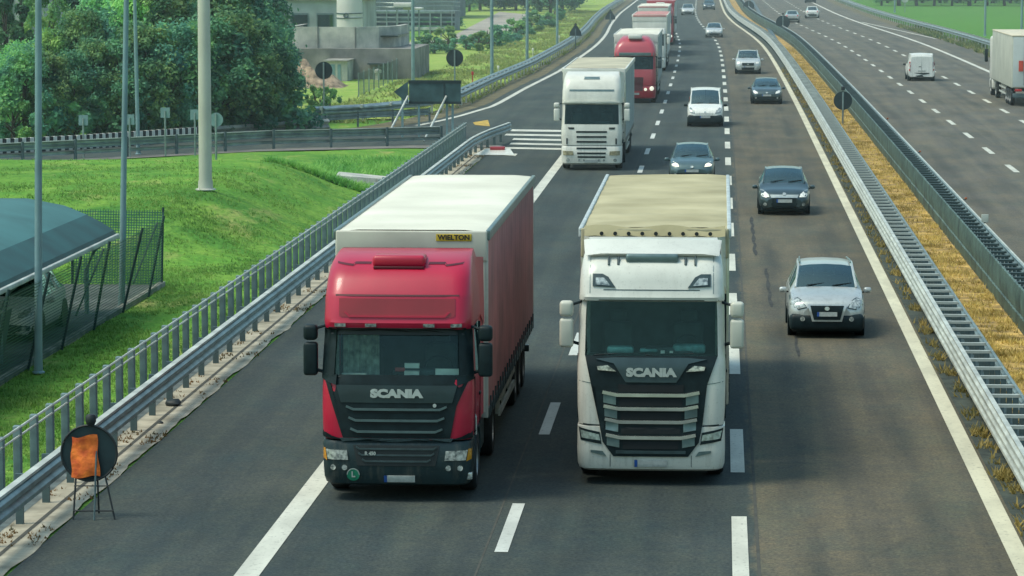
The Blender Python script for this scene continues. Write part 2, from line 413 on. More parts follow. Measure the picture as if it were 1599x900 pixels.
# one ground sheet to the horizon, finely meshed near the road
bm = bmesh.new()
xs = [-4000,-1500,-600,-300,-150,-90,-60,-50]+[-44+i*1.0 for i in range(0,33)]+[-11.9,-11.6,-5,5,12,24,26,40,80,200,600,1500,4000]
yy = [-300,0,30]+[40+i*1.5 for i in range(0,70)]+[150+i*10 for i in range(0,46)]+[700,1000,2000,4500,9000]
vg = [[bm.verts.new((x, y, gz(x, y) if 40 <= y <= 400 else -.03)) for x in xs] for y in yy]
for i in range(len(yy)-1):
    for j in range(len(xs)-1): bm.faces.new((vg[i][j], vg[i][j+1], vg[i+1][j+1], vg[i+1][j]))
me = bpy.data.meshes.new('ground'); bm.to_mesh(me); bm.free()
ground = tag(link('ground', me, GRASS, None, 60), kind='structure')

# carriageways
strip('road_left_carriageway', ASPH_L, [(Y, -10.12, 4.7) for Y in ys(20, 150)]+[(Y, -11.0, 4.7) for Y in ys(152, 900, 8)], 0, sub=2)
strip('road_right_carriageway', ASPH_R, [(Y, 7.55, 23.0) for Y in ys(20, 900, 8)], 0, sub=2)
# exit lane and ramp: outer line surveyed along the verge
OUT = [(150,-22.0),(158,-17.8),(165,-15.6),(173,-14.3),(187,-13.0),(210,-12.6),(240,-11.8),(296,-11.2),(350,-10.7),(417,-10.3),(520,-10.1),(900,-10.0)]
def outx(Y):
    for a, b in zip(OUT, OUT[1:]):
        if Y <= b[0]: return a[1]+(b[1]-a[1])*(Y-a[0])/(b[0]-a[0])
    return OUT[-1][1]
strip('road_exit_lane', ASPH_E, [(Y, outx(Y)-.5, -6.9) for Y in ys(150, 172, 2)+ys(176, 900, 8)], .004, sub=2)
# ramp that swings away to the left behind its guard rail
def ribbon(name, m, pa, pb, z, kind='structure'):
    vs = []; 
    for a, b in zip(pa, pb): vs += [(a[0], a[1], z), (b[0], b[1], z)]
    me = mesh_pf(name, vs, [(2*i, 2*i+1, 2*i+3, 2*i+2) for i in range(len(pa)-1)])
    uvl = me.uv_layers.new(name='UVMap')
    for p in me.polygons:
        for li in p.loop_indices:
            v = me.vertices[me.loops[li].vertex_index].co; uvl.data[li].uv = (v.x, v.y)
    o = link(name, me, m); o['kind'] = kind; return o
rampn = [(-9.8,149.5),(-14,149.2),(-20,146.5),(-26,140),(-34,131.5),(-48,118),(-80,90)]
rampf = [(-9.8,172),(-15,165),(-22,156.5),(-28,147.5),(-37,138),(-50,126),(-84,98)]
ribbon('road_ramp', ASPH_E, rampf, rampn, .002)
vergen = [(x-.35, y-2.1) for x, y in rampn]
ribbon('road_ramp_verge', mat('verge_tarmac', (.17,.16,.14), .95, 0, .15, 1.2), rampn, vergen, .006)
# verge strips
strip('gutter_left', KERB, [(Y, -11.0, -10.16+.10*noise.noise(Vector((Y*.45,0,0)))+.05*noise.noise(Vector((Y*2.1,0,4)))) for Y in ys(20, 148, .4)], .006)
strip('kerb_line_left', KERBD, [(Y, -10.60, -10.53) for Y in ys(20, 148, 3)], .012)
strip('parapet_walk_left', mat('grey_parapet_concrete', (.13,.155,.15), .9, 0, .3, 2), [(Y, -11.75, -10.97) for Y in ys(20, 150, 6)], .010)
strip('verge_far_left', BROWNV, [(Y, outx(Y)-2.2, outx(Y)-.45) for Y in ys(160, 900, 4)], .010, wav=.25)
strip('meadow_bank', GRASSW, [(Y, outx(Y)-12-.02*Y, outx(Y)-2.0) for Y in ys(172, 900, 6)], .014, wav=.6)
strip('median_edge_dirt', DIRT, [(Y, 4.62, 5.66) for Y in ys(20, 900, 3)], .006)
strip('median_straw_ground', STRAW, [(Y, 5.64, 7.02) for Y in ys(20, 900, 3)], .02)
strip('median_far_dirt', DIRT, [(Y, 7.0, 7.62) for Y in ys(20, 900, 6)], .012)
strip('verge_right', BROWNV, [(Y, 22.6, 24.4) for Y in ys(20, 900, 5)], .008, wav=.3)
strip('field_right', GRASSR, [(Y, 24.2, 400) for Y in ys(20, 900, 8)], .012)

# painted lines
def line(name, X, Y0, Y1, w, m, z=.009): return strip(name, m, [(Y, X-w/2, X+w/2) for Y in ys(Y0, Y1, 5)], z)
line('lane_marking_left_edge', -6.70, 30, 143, .36, PAINT_W)
line('lane_marking_right_edge', 4.42, 30, 900, .29, PAINT_Y)
strip('lane_marking_exit_edge', PAINT_W, [(Y, outx(Y)+.02, outx(Y)+.32) for Y in ys(166, 900, 5)], .013)
line('lane_marking_far_outer_edge', 19.6, 30, 900, .34, PAINT_W)
strip('lane_marking_far_taper', PAINT_W, [(Y, 19.9+(405-Y)*.030, 20.15+(405-Y)*.030) for Y in ys(330, 404, 5)], .013)
line('lane_marking_far_inner_edge', 8.05, 30, 900, .2, PAINT_W)
def dashes(name, X, Y0, n, L, P, w, m, starts=None):
    bm = bmesh.new(); uvl = bm.loops.layers.uv.new('UVMap')
    for i in range(n):
        a = starts[i] if starts and i < len(starts) else Y0+i*P; s0, s1 = shs(a), shs(a+L)
        q = [(X-w/2+s0, a), (X+w/2+s0, a), (X+w/2+s1, a+L), (X-w/2+s1, a+L)]
        f = bm.faces.new([bm.verts.new((x, y, .009)) for x, y in q])
        for lp, t in zip(f.loops, q): lp[uvl].uv = t
    me = bpy.data.meshes.new(name); bm.to_mesh(me); bm.free()
    return tag(link(name, me, m), kind='structure')
dashes('lane_marking_slow_dashes', -3.2, 48.2-12, 52, 4.3, 11.9, .20, PAINT_D)
dashes('lane_marking_exit_dashes', -6.75, 168, 60, 3, 6, .3, PAINT_D)
FS = [46.3,55.8,68.9,80.2,91.3,102.3,113.2,124.7]
dashes('lane_marking_fast_dashes', .335, 124.7-7*11.5, 60, 5.1, 11.5, .24, PAINT_W, FS)
dashes('lane_marking_far_dashes', 11.85, 49, 60, 4.6, 11.95, .24, PAINT_W)
dashes('lane_marking_far_dashes_outer', 15.62, 49.2, 60, 4.6, 11.95, .24, PAINT_W)
# tar seam and rubber streaks
line('road_tar_seam', .60, 30, 700, .05, KERBD, .0045)
line('road_tar_seam', -3.45, 30, 400, .03, KERBD, .0045)
M_rub = mat('rubber_streak', (.030,.030,.026), .9, 0, .4, 2)
for X_, a_, b_, w_ in ((1.30,82,92,.10),(1.05,96,110,.12),(1.75,72,80,.07),(2.6,118,131,.10)):
    strip('road_tyre_mark', M_rub, [(Y, X_-w_/2*abs(math.sin((Y-a_)*.9))-.01, X_+w_/2*abs(math.sin((Y-a_)*1.3+.5))+.01) for Y in ys(a_, b_, .5)], .0047)
# gore chevrons
bm = bmesh.new(); uvl = bm.loops.layers.uv.new('UVMap')
for (xa, xb, ya, yb) in ((-10.7,-6.8,162,160.3),(-10.3,-6.8,158.0,156.5),(-9.7,-6.8,154.2,152.8),(-9.6,-6.8,150.6,149.3),(-10.0,-6.8,147.3,146.1),(-9.9,-8.8,143.2,141.6)):
    q = [(xa, yb+.8), (xb, yb), (xb, ya), (xa, ya+.8)]
    f = bm.faces.new([bm.verts.new((x, y, .014)) for x, y in q])
    for lp, t in zip(f.loops, q): lp[uvl].uv = t
me = bpy.data.meshes.new('gore'); bm.to_mesh(me); bm.free()
tag(link('lane_marking_gore_chevrons', me, PAINT_W), kind='structure')
yp = [G(742,196), G(765,198), G(762,188), G(738,192)]
link('lane_marking_yellow_patch', mesh_pf('yellow', [(p.x, p.y, .018) for p in yp], [(0,1,2,3)]), mat('yellow_paint', (.5,.32,.04), .7, 0, .3, 2))['kind'] = 'structure'
# gravel yard and access road, top left
gp = [(560,72),(660,65),(697,62),(735,42),(780,19),(812,22),(842,24),(819,43),(790,55),(757,68),(700,70),(640,73)]
link('gravel_road', mesh_pf('gravel', [(G(*p).x, G(*p).y, .03) for p in gp], [tuple(range(len(gp)))]), GRAVEL)['kind'] = 'structure'
cp = [G(0,601), G(244,450), G(235,444), G(0,470)]
link('yard_paving', mesh_pf('yard', [(-14.75,55,.03),(-14.75,86.3,.03),(-30,86.3,.03),(-30,55,.03)], [(0,1,2,3)]), mat('yard_tarmac', (.10,.11,.105), .9, 0, .3, .8))['kind'] = 'structure'

# grass and straw as countless blades
def tufts(name, n, region, hgt, m, w=.02, zf=None, dens=None):
    vs, fs = [], []
    k = 0
    while k < n:
        p = region()
        if dens and random.random() > dens(*p): continue
        k += 1
        X, Y = p; z = (zf(X, Y) if zf else 0)
        for b in range(3):
            a = random.random()*math.tau; h = hgt*random.uniform(.45, 1.15); ln = random.uniform(.5, 1.6)*h
            dx, dy = math.cos(a), math.sin(a)
            ox, oy = X+random.uniform(-.06,.06), Y+random.uniform(-.06,.06)
            i = len(vs)
            vs += [(ox-dy*w, oy+dx*w, z-.02), (ox+dy*w, oy-dx*w, z-.02), (ox+dx*ln, oy+dy*ln, z+h)]
            fs.append((i, i+1, i+2))
    return tag(link(name, mesh_pf(name, vs, fs), m), kind='stuff')
LG = leaf_mat('grass_blades', (.20,.44,.065), (.33,.54,.11), (.13,.34,.055))
LS = leaf_mat('straw_blades', (.70,.47,.15), (.50,.32,.09), (.26,.17,.05))
LW = leaf_mat('weed_blades', (.22,.14,.05), (.05,.065,.03), (.30,.17,.06))
def rg1():
    Y = 44+86*random.random()**1.35; return (random.uniform(-11.9, -11.9-.13*Y), Y)
tag(tufts('verge_grass_blades', 30000, rg1, .075, LG, .018, gz, lambda X, Y: 0 if (X < -14.7 and Y < 86.5) else max(.05, min(1, .5+1.4*noise.noise(Vector((X*.5, Y*.35, 9)))))*(1-sm(90,126,Y))), 'short green grass blades on the verge beyond the fence', 'grass')
def rg2():
    Y = 50+250*random.random()**1.8; return (random.uniform(5.66, 7.0)+shs(Y), Y)
tag(tufts('median_straw', 13000, rg2, .13, LS, .022, None, lambda X, Y: max(.1, min(1, .5+1.6*noise.noise(Vector((X*1.2, Y*.7, 2)))))), 'dry yellow straw lying between the two median barriers', 'straw')
def rg3():
    Y = 50+200*random.random()**1.6; return (random.triangular(4.60, 4.98, 4.9)+shs(Y), Y)
tag(tufts('median_weeds', 900, rg3, .17, LW, .025, None, lambda X, Y: max(.02, min(1, .15+1.9*noise.noise(Vector((3, Y*.8, 5)))))), 'brown weeds growing along the foot of the median barrier', 'weeds')
def rg4():
    Y = random.uniform(168, 480); return (outx(Y)-random.uniform(1.4, 9)+shs(Y), Y)
tag(tufts('meadow_blades', 15000, rg4, .24, leaf_mat('meadow_blades', (.36,.48,.11), (.55,.56,.22), (.22,.38,.07)), .05, None, lambda X, Y: max(.08, min(1, .45+1.7*noise.noise(Vector((X*.35, Y*.12, 4)))))), 'tall rough grass on the bank beyond the exit lane rail', 'grass')
def rg5():
    Y = random.uniform(170, 380); return (random.uniform(22.4, 24.6)+shs(Y), Y)
tag(tufts('roadside_weeds', 4000, rg5, .4, leaf_mat('roadside_weeds', (.12,.17,.04), (.30,.24,.09), (.05,.10,.03)), .05, None, lambda X, Y: max(.03, min(1, .3+1.9*noise.noise(Vector((X*.5, Y*.1, 8)))))), 'yellowing weeds along the foot of the far right guard rail', 'weeds')
def rg6():
    Y = 42+100*random.random(); return (random.choice((random.triangular(-10.95,-10.6,-10.9), random.triangular(-10.6,-10.1,-10.3))), Y)
tag(tufts('gutter_weeds', 700, rg6, .06, LW, .03, None, lambda X, Y: max(0, min(1, 2.5*noise.noise(Vector((1, Y*.5, 15)))))), 'tiny dry weeds in the sandy gutter of the near left rail', 'weeds')

# ================================================================== BARRIERS
def sweep(path, prof, thick=.006):
    """profile [(outward, z)] swept along a path [(x,y)]; outward is to the right of travel"""
    b = MB(); n = len(prof); vs = []
    for i, p in enumerate(path):
        a, c = path[max(i-1,0)], path[min(i+1,len(path)-1)]
        d = Vector((c[0]-a[0], c[1]-a[1])).normalized(); nrm = Vector((d.y, -d.x))
        for (o, z) in prof: vs.append((p[0]+nrm.x*o, p[1]+nrm.y*o, z))
    fs = [(i*n+k, i*n+k+1, (i+1)*n+k+1, (i+1)*n+k) for i in range(len(path)-1) for k in range(n-1)]
    b.add(vs, fs); return b
def wbeam(z0, z1, waves, d=.08):
    pr = [(0, z0)]
    H = z1-z0
    for k in range(waves):
        a = z0+H*k/waves; s = H/waves
        pr += [(d, a+s*.25), (d, a+s*.6), (0.012 if k < waves-1 else 0, a+s*.95)]
    pr[-1] = (0, z1); pr += [(-.03, z1+.004)]
    return pr
def along(pts, st):
    out = []; acc = 0; nxt = 0
    for a, b in zip(pts, pts[1:]):
        L = math.dist(a, b)
        while nxt <= acc+L:
            t = (nxt-acc)/L; out.append((a[0]+(b[0]-a[0])*t, a[1]+(b[1]-a[1])*t, math.atan2(b[1]-a[1], b[0]-a[0]))); nxt += st
        acc += L
    return out
def repeat_part(root, name, proto_mb, m, places, limit=100):
    """each repeat is a part of its own up to the limit, the far rest one stuff part"""
    me = None
    for i, (x, y, a) in enumerate(places[:limit]):
        if me is None:
            o = proto_mb().build(name, m, root); me = o.data
        else:
            o = bpy.data.objects.new(name, me); COL.objects.link(o); o.parent = root
        o.location = (x, y, 0); o.rotation_euler = (0,0,a)
    if len(places) > limit:
        b = MB(); pm = proto_mb()
        for (x, y, a) in places[limit:]:
            T = Matrix.Translation((x, y, 0)) @ Matrix.Rotation(a, 4, 'Z'); b.add([T @ v for v in pm.v], pm.f)
        o = b.build(name+'_row', m, root); o['kind'] = 'stuff'
def shift_path(X, Y0, Y1, st=6): return [(X+shs(Y), Y) for Y in ys(Y0, Y1, st)]

# near left guard rail
nl = [(-10.62, y) for y in ys(20, 138, 6)]+[(-10.60,141),(-10.5,144),(-10.3,147.5),(-10.0,151),(-9.8,153.5)]
g = empty('guard_rail', (0,0,0), 'long galvanised guard rail along the sandy gutter of the near left hard shoulder', 'guard rail')
sweep(nl, wbeam(.42, .80, 2, .09)).build('beam', M_galv, g)
sweep([(x-.02, y) for x, y in nl], [(-.05,.80),(-.05,.845),(.07,.845),(.07,.80)]).build('top_rail', M_galvw, g)
repeat_part(g, 'post', lambda: MB().box(-.06,.06,-.0,.06,0,.8), M_galvd, [(x-.20, y, 0) for x, y, a in along(nl, 2.0) if y > 40][:70])
# parapet fence with two cables
g = empty('parapet_fence', (0,0,0), 'low grey post and cable fence between guard rail and green verge', 'fence')
pf = [(-11.62, y) for y in ys(38, 150, 6)]
repeat_part(g, 'post', lambda: MB().rbox(-.065,.065,-.075,.075,-.03,1.02,.012), mat('fence_post_grey', (.15,.22,.23), .6, .2, .25, 2), [(x, y, 0) for x, y, a in along([(-11.62,44.3),(-11.62,150)], 1.333)])
MB().tube([(-11.57, y, 1.00) for y in ys(38,150,2)], .022, 6).build('cable', M_galvw, g)
MB().tube([(-11.57, y, .86) for y in ys(38,150,2)], .018, 6).build('cable', M_galvw, g)
# left median barrier
g = empty('median_barrier', (0,0,0), 'pale double sided barrier with rungs beside the cream edge line', 'barrier')
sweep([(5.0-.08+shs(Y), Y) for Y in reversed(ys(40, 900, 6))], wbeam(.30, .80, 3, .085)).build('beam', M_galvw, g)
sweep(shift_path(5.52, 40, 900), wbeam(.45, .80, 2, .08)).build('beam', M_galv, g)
sweep(shift_path(4.92, 40, 900), [(-.05,.80),(-.05,.83),(.04,.83),(.04,.80)]).build('top_rail', M_galvw, g)
pl = [(x, y, 0) for x, y, a in along([(5.22+shs(Y), Y) for Y in ys(47, 560, 6)], 1.33)]
repeat_part(g, 'spacer', lambda: MB().box(-.27,.33,-.055,.055,.73,.785), M_galvw, pl)
repeat_part(g, 'post', lambda: MB().box(-.22,-.12,-.05,.05,0,.73).box(.16,.26,-.05,.05,0,.73), M_galvd, pl)
MB().box(4.99,5.45,46,560,.2,.24).build('inner_channel', mat('blue_grey_channel', (.06,.10,.115), .5, .3), g)
# joint plates
# right median barrier with sheet face
g = empty('median_barrier', (0,0,0), 'taller green grey sheet sided barrier on the far side of the straw', 'barrier')
M_sheet = mat('weathered_green_sheet', (.085,.135,.115), .6, .3, .35, 1.3, bump=.5, bscale=6, dirt=(.035,.06,.055))
rib = []
for i, Y in enumerate(ys(40, 560, .33)): rib.append((7.02+shs(Y)+(.018 if i % 2 else -.01)+.015*noise.noise(Vector((0,Y*.5,0))), Y))
sweep(rib, [(0,.03),(-.02,.35),(.01,.38),(-.02,.7),(0,1.0),(.05,1.01)]).build('face_sheet', M_sheet, g)
sweep(shift_path(7.60, 40, 900), [(0,.55),(.06,.62),(.06,.72),(0,.8),(.06,.87),(.05,.97),(0,1.02),(-.04,1.0)]).build('beam', M_galv, g)
sweep(shift_path(7.615, 40, 900), [(-.02,1.0),(-.02,1.03),(.03,1.03),(.03,1.0)]).build('top_rail', M_galvw, g)
pl = [(x, y, 0) for x, y, a in along([(7.3+shs(Y), Y) for Y in ys(60, 560, 6)], 1.15)]
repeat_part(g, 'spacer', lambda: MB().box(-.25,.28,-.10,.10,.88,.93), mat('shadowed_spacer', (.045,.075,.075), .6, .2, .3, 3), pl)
repeat_part(g, 'post', lambda: MB().box(-.2,-.12,-.05,.05,0,.9).box(.15,.22,-.05,.05,0,.9), M_galvd, pl)
for k, (px, py) in enumerate(((1520,314),(1445,240),(1391,188))):
    p = G(px, py, .98)
    b = MB().box(-.01,.01,-.03,.03,0,.0001); 
    o = MB().rbox(-.04,.04,-.02,.02,-.035,.035,.015).build('reflector', mat('orange_reflector', (.35,.09,.03), .4), g); o.location = (7.75, p.y, 1.06)
    MB().box(7.62,7.76,p.y-.01,p.y+.01,1.0,1.03).build('reflector_bracket', M_galvd, o).parent = g
p = G(1540, 348, 1.05)
o = empty('marker_plate', (7.62, p.y, 1.03), 'small pale marker box clamped on top of the far median barrier', 'marker')
MB().rbox(-.10,.10,-.02,.02,.03,.26,.01).build('plate', M_galvw, o); MB().box(-.03,.03,.02,.05,0,.2).build('bracket', M_galvd, o)

# guard rail outside the exit lane, swinging off with the ramp
pr_ = [(-20.3,168),(-18,171),(-15.8,177)]+[(outx(Y)-1.7+shs(Y), Y) for Y in (187,198,210,225,240,260,280,300,330,360,390,420,450,480,520,560)]
g = empty('guard_rail', (0,0,0), 'curving guard rail between exit lane and rough grassy bank', 'guard rail')
sweep(pr_, wbeam(.45, .82, 2, .1)).build('beam', M_galv, g)
sweep([(x-.45, y+.1) for x, y in pr_], wbeam(.45, .84, 2, .1)).build('rear_beam', M_galv, g)
repeat_part(g, 'post', lambda: MB().box(-.05,.05,-.75,.05,.70,.86).box(-.05,.05,-.1,.0,0,.8), M_galvw, [(x-.05, y, -math.pi/2+math.pi/2) for x, y, a in along(pr_, 3.0)])
# front rail of the ramp
rf = [(x-.15, y-.35) for x, y in rampn]; rf[0] = (-12.7,150.0); rf[1] = (-15.5,148.4)
rr = list(reversed(rf))
g = empty('guard_rail', (0,0,0), 'two beam guard rail along the near edge of the ramp below the trees', 'guard rail')
sweep(rf, wbeam(.48, .80, 2, .07)).build('beam', M_galv, g)
sweep(rf, [(0,.22),(.05,.25),(.05,.33),(0,.36)]).build('lower_beam', M_galv, g)
sweep(rf, [(-.05,.80),(-.05,.83),(.05,.83),(.05,.80)]).build('top_rail', M_galvw, g)
repeat_part(g, 'post', lambda: MB().box(-.05,.05,-.05,.05,0,.86), M_galvd, [(x-.0, y-.13, a) for x, y, a in along(rf, 2.7)][:16])
# far rail of the ramp and its black and white kerb
ff = [(-19.6,160.6),(-22.6,156.6),(-28.6,147.6),(-37,138.6),(-50,126.5)]
ra = [(-13.8,170),(-16,166.6),(-19.6,162)]
g = empty('guard_rail', (0,0,0), 'short dark guard rail behind the ramp below the round sign', 'guard rail')
sweep([(-14.9,168.6),(-17.5,165.6),(-19.9,161.8),(-23.2,157.0),(-25.5,153.6)], wbeam(.42,.75,2,.07)).build('beam', M_galv, g)
repeat_part(g, 'post', lambda: MB().box(-.05,.05,-.05,.05,0,.8), M_galvd, [(x, y+.15, 0) for x, y, a in along([(-14.9,168.6),(-17.5,165.6),(-19.9,161.8),(-23.2,157.0),(-25.5,153.6)], 2.6)])
g = empty('ramp_kerb', (0,0,0), 'black and white painted block wall on the far side of the ramp', 'kerb')
kp = along([(-24.2,152.4),(-28.6,145.2),(-37,135.9),(-50,124)], .21)
for nm, mm, par in (('white_block', M_white2, 0), ('black_block', M_black, 1)):
    repeat_part(g, nm, lambda: MB().rbox(-.10,.10,-.10,.10,0,.64,.01), mm, kp[par::2][:70])
# right guard rail
g = empty('guard_rail', (0,0,0), 'weathered guard rail bordering the bright green field on the far right', 'guard rail')
pr2 = shift_path(23.9, 150, 760, 8)
sweep(list(reversed(pr2)), wbeam(.42,.80,2,.1)).build('beam', M_galv, g)
sweep([(x+.55, y) for x, y in pr2], wbeam(.42,.82,2,.1)).build('rear_beam', M_galv, g)
repeat_part(g, 'post', lambda: MB().box(-.05,.62,-.06,.06,.68,.84).box(0,.1,-.05,.05,0,.8), M_galvw, [(x, y, 0) for x, y, a in along(pr2, 3.4)])

# ================================================================== VEHICLES
def wheel(parent, x, y, r, w, side, name='wheel', n=24, rim=.62):
    s = 1 if side > 0 else -1
    pr = [(r*rim, -w/2),(r*.9,-w/2),(r*.985,-w*.38),(r,-w*.25),(r,w*.25),(r*.985,w*.38),(r*.9,w/2),(r*rim,w/2)]
    o = MB().lathe(pr, (0,0,0), 'x', n).build(name, M_tyre, parent, 40, (x, y, r))
    b = MB().lathe([(.001, s*w*.18),(r*.2, s*w*.22),(r*.3, s*w*.05),(r*.52, s*w*.1),(r*rim, s*w*.42),(r*rim*1.03, s*w*.47),(r*rim*1.06, s*w*.44),(r*rim*1.02,0)], (0,0,0), 'x', n)
    b.disc((0,0,0), r*rim, 'x', .02, n)
    b.build('rim', M_rim, o, 40)
    return o

def make_car(name, loc, label, cat, paint, P, rear_view=False, group=None):
    """P: dict with L W H and longitudinal stations; front of the car at y=0"""
    root = empty(name, loc, label, cat, group, math.pi if rear_view else 0)
    L, W, H = P['L'], P['W'], P['H']; hw = W/2
    st = P['st']   # (y, hwf, zbot, zbelt, ztop, rt)
    fine = []
    for a, b in zip(st, st[1:]):
        n = max(1, int(math.ceil((b[0]-a[0])/.18)))
        for k in range(n):
            t = k/n; fine.append(tuple(a[q]+(b[q]-a[q])*t for q in range(6)))
    fine.append(st[-1])
    rows = []
    for (y, f, zb, zt, ztop, rt) in fine:
        h = hw*f; cr = .05 if ztop-zt > .25 else .02
        half = [(0,zb),(h*.86,zb),(h*.965,zb+.10),(h,zb+.26*(1 if zt-zb > .3 else .5)),(h*.99,zt-.14*(1 if zt-zb > .4 else .4)),(h*.93,zt),(hw*rt,ztop-cr),(hw*rt*.6,ztop-cr*.3),(0,ztop)]
        rows.append([Vector((x, y, z)) for x, z in half]+[Vector((-x, y, z)) for x, z in reversed(half[1:-1])])
    cy, ry, r2, ty = P['cowl'], P['rf'], P['rr'], P['tw']   # cowl, roof front, roof rear, tail of rear window
    yv = [r[0].y for r in rows]
    def isws(i, j): return cy-.01 <= yv[i] and yv[i+1] <= ry+.01 and 6 <= j <= 9
    def isrw(i, j): return P.get('rwin', True) and r2-.01 <= yv[i] and yv[i+1] <= ty+.01 and 6 <= j <= 9
    pil = P.get('pil', ())
    def issd(i, j): return j in (5,10) and cy+.25 <= yv[i] and yv[i+1] <= P.get('sdend', ty-.15) and not any(abs((yv[i]+yv[i+1])/2-p) < .1 for p in pil)
    body = from_grid(rows, lambda i, j: not(isws(i,j) or isrw(i,j) or issd(i,j)))
    n = len(rows[0]); 
    for r_ in (rows[0], rows[-1]): body.add(r_, [tuple(range(n))])
    # A pillars, roof rims
    for s in (6, 10):
        pth = [rows[i][s] for i in range(len(rows)) if cy-.05 <= yv[i] <= ty+.05]
        body.tube([p+Vector((0,0,.0)) for p in pth], .030, 6)
    allg = from_grid(rows, lambda i, j: True); allg.add(rows[0], [tuple(range(n))]); allg.add(rows[-1], [tuple(range(n))])
    bvh = BVHTree.FromPolygons(allg.v, allg.f)
    body.build('body', paint, root, 38)
    from_grid(rows, isws).build('windscreen', M_gcar, root, 60)
    if P.get('rwin', True): from_grid(rows, isrw).build('rear_window', M_gcar, root, 60)
    sd = from_grid(rows, lambda i, j: issd(i,j) and j == 5)
    if sd.v: sd.build('side_window', M_gcar, root, 60); from_grid(rows, lambda i, j: issd(i,j) and j == 10).build('side_window', M_gcar, root, 60)
    # cabin floor/dash/seats behind the glass
    zt = P['st'][3][3]
    b = MB().rbox(-hw*.82, hw*.82, cy+.25, cy+.7, .5, zt+.08, .06)
    for sx in (-.36, .36):
        b.rbox(sx-.22, sx+.22, cy+1.25, cy+1.42, .5, zt+.33, .07); b.rbox(sx-.11, sx+.11, cy+1.27, cy+1.38, zt+.33, zt+.52, .05)
    b.rbox(-hw*.75, hw*.75, cy+2.0, cy+2.15, .5, zt+.25, .06)
    b.build('seats', M_inter, root)
    # wheels and arches
    r = P.get('wr', .32)
    for wy in (P.get('fw', .82), L-P.get('rwb', .75)):
        for s in (-1, 1):
            wheel(root, s*(hw-.115), wy, r, .21, s)
            MB().disc((s*(hw-.035), wy, r+.01), r*1.14, 'x', .07).build('wheel_arch', M_blk, root)
    # dark underbody
    MB().rbox(-hw*.9, hw*.9, .16, L-.2, .13, .42, .04).build('underbody', M_blk, root)
    # mirrors
    mz = zt+.08
    for s in (-1, 1):
        b = MB().rbox(-.09,.09,-.06,.06,-.065,.065,.05)
        b.build('mirror', P.get('mirm', paint), root, 60, (s*(hw+.10), cy+.42, mz))
        MB().tube([(s*hw*.93, cy+.45, mz-.06),(s*(hw+.05), cy+.43, mz-.04)], .02, 6).build('mirror_arm', M_blk, root)
    fr = P['front']
    def D(nm, poly, m, off=.012, both=False, par=root):
        o = decal(nm, bvh, [poly], m, par, off)
        if both: decal(nm, bvh, [mir(poly)], m, par, off)
        return o
    lm = M_lampon if P.get('lit') else P.get('lampm', M_lamp)
    cxl = sum(p[0] for p in fr['light'])/len(fr['light']); czl = sum(p[1] for p in fr['light'])/len(fr['light'])
    D('headlight_frame', [(cxl+(x-cxl)*1.14, czl+(z-czl)*1.18) for x, z in fr['light']], M_blk2, .008, True)
    D('headlight', fr['light'], lm, .020, True)
    if 'low' in fr: D('lower_bumper', fr['low'], M_blk, .02)
    if 'frame' in fr: D('grille_frame', fr['frame'], P.get('framem', M_chrome), P.get('goff', .034)-.012)
    if P.get('skirt'):
        z0_, z1_ = P['skirt']
        MB().rbox(-hw*.965, hw*.965, -.035, .62, z0_, z1_, .11).build('lower_bumper', M_blk, root, 60)
    g_ = D('grille', fr['grille'], M_blk, P.get('goff', .034))
    pc = fr.get('plate', (.26,.44,.55)); o = D('number_plate', rect(-pc[0], pc[0], pc[1], pc[2]), M_plate, P.get('goff', .034)+.014)
    decal('plate_band', bvh, [rect(-pc[0], -pc[0]+.05, pc[1], pc[2])], M_plateb, o, P.get('goff', .034)+.018)
    if 'badge' in fr: D('badge', circ(0, fr['badge'], .06, 12, .045), M_chrome, P.get('goff', .034)+.016)
    for q in fr.get('fog', ()): D('fog_lamp', circ(q[0], q[1], .055), M_lamp, P.get('goff', .034)+.006, True)
    if 'strip' in fr: D('chrome_strip', fr['strip'], M_chrome, .04)
    # bonnet shut line
    # wipers
    b = MB()
    for sx in (-.45, .15): b.tube([(sx, cy+.0, P['cz']+.03),(sx+.45, cy+.10, P['cz']+.075)], .012, 5)
    b.build('wiper', M_blk, root)
    if P.get('rails'):
        for s in (-1, 1):
            pts = [rows[i][6 if s > 0 else 10]+Vector((-s*.04,0,.06)) for i in range(len(rows)) if ry+.1 <= yv[i] <= r2]
            MB().tube(pts, .018, 6).build('roof_rail', M_trim, root)
    # rear pieces
    bk = P.get('back', {})
    hb = bvh
    def DR(nm, poly, m, off=.015):
        bm_ = bmesh.new(); bm_.faces.new([bm_.verts.new((x, 0, z)) for x, z in poly]); bmesh.ops.triangulate(bm_, faces=bm_.faces[:])
        bmesh.ops.subdivide_edges(bm_, edges=bm_.edges[:], cuts=2)
        for v in bm_.verts:
            hit = bvh.ray_cast(Vector((v.co.x, L+3, v.co.z)), Vector((0,-1,0))); v.co.y = (hit[0].y if hit[0] else L-.1)+off
        me_ = bpy.data.meshes.new(nm); bm_.to_mesh(me_); bm_.free()
        for pl_ in me_.polygons: pl_.flip() if pl_.normal.y < 0 else None
        return link(nm, me_, m, root, 50)
    if bk:
        for k in ('tail','tail2'):
            if k in bk: DR('tail_light', bk[k], M_tail); DR('tail_light', mir(bk[k]), M_tail)
        if 'bumper' in bk: DR('rear_bumper', bk['bumper'], M_blk, .03)
        if 'plate' in bk: q = bk['plate']; DR('number_plate', rect(-q[0], q[0], q[1], q[2]), M_plate, .045)
        for q in bk.get('lines', ()): DR('door_seam', rect(*q), M_blk2, .008)
        if 'handle' in bk: DR('door_handle', rect(*bk['handle']), M_blk, .03)
    return root

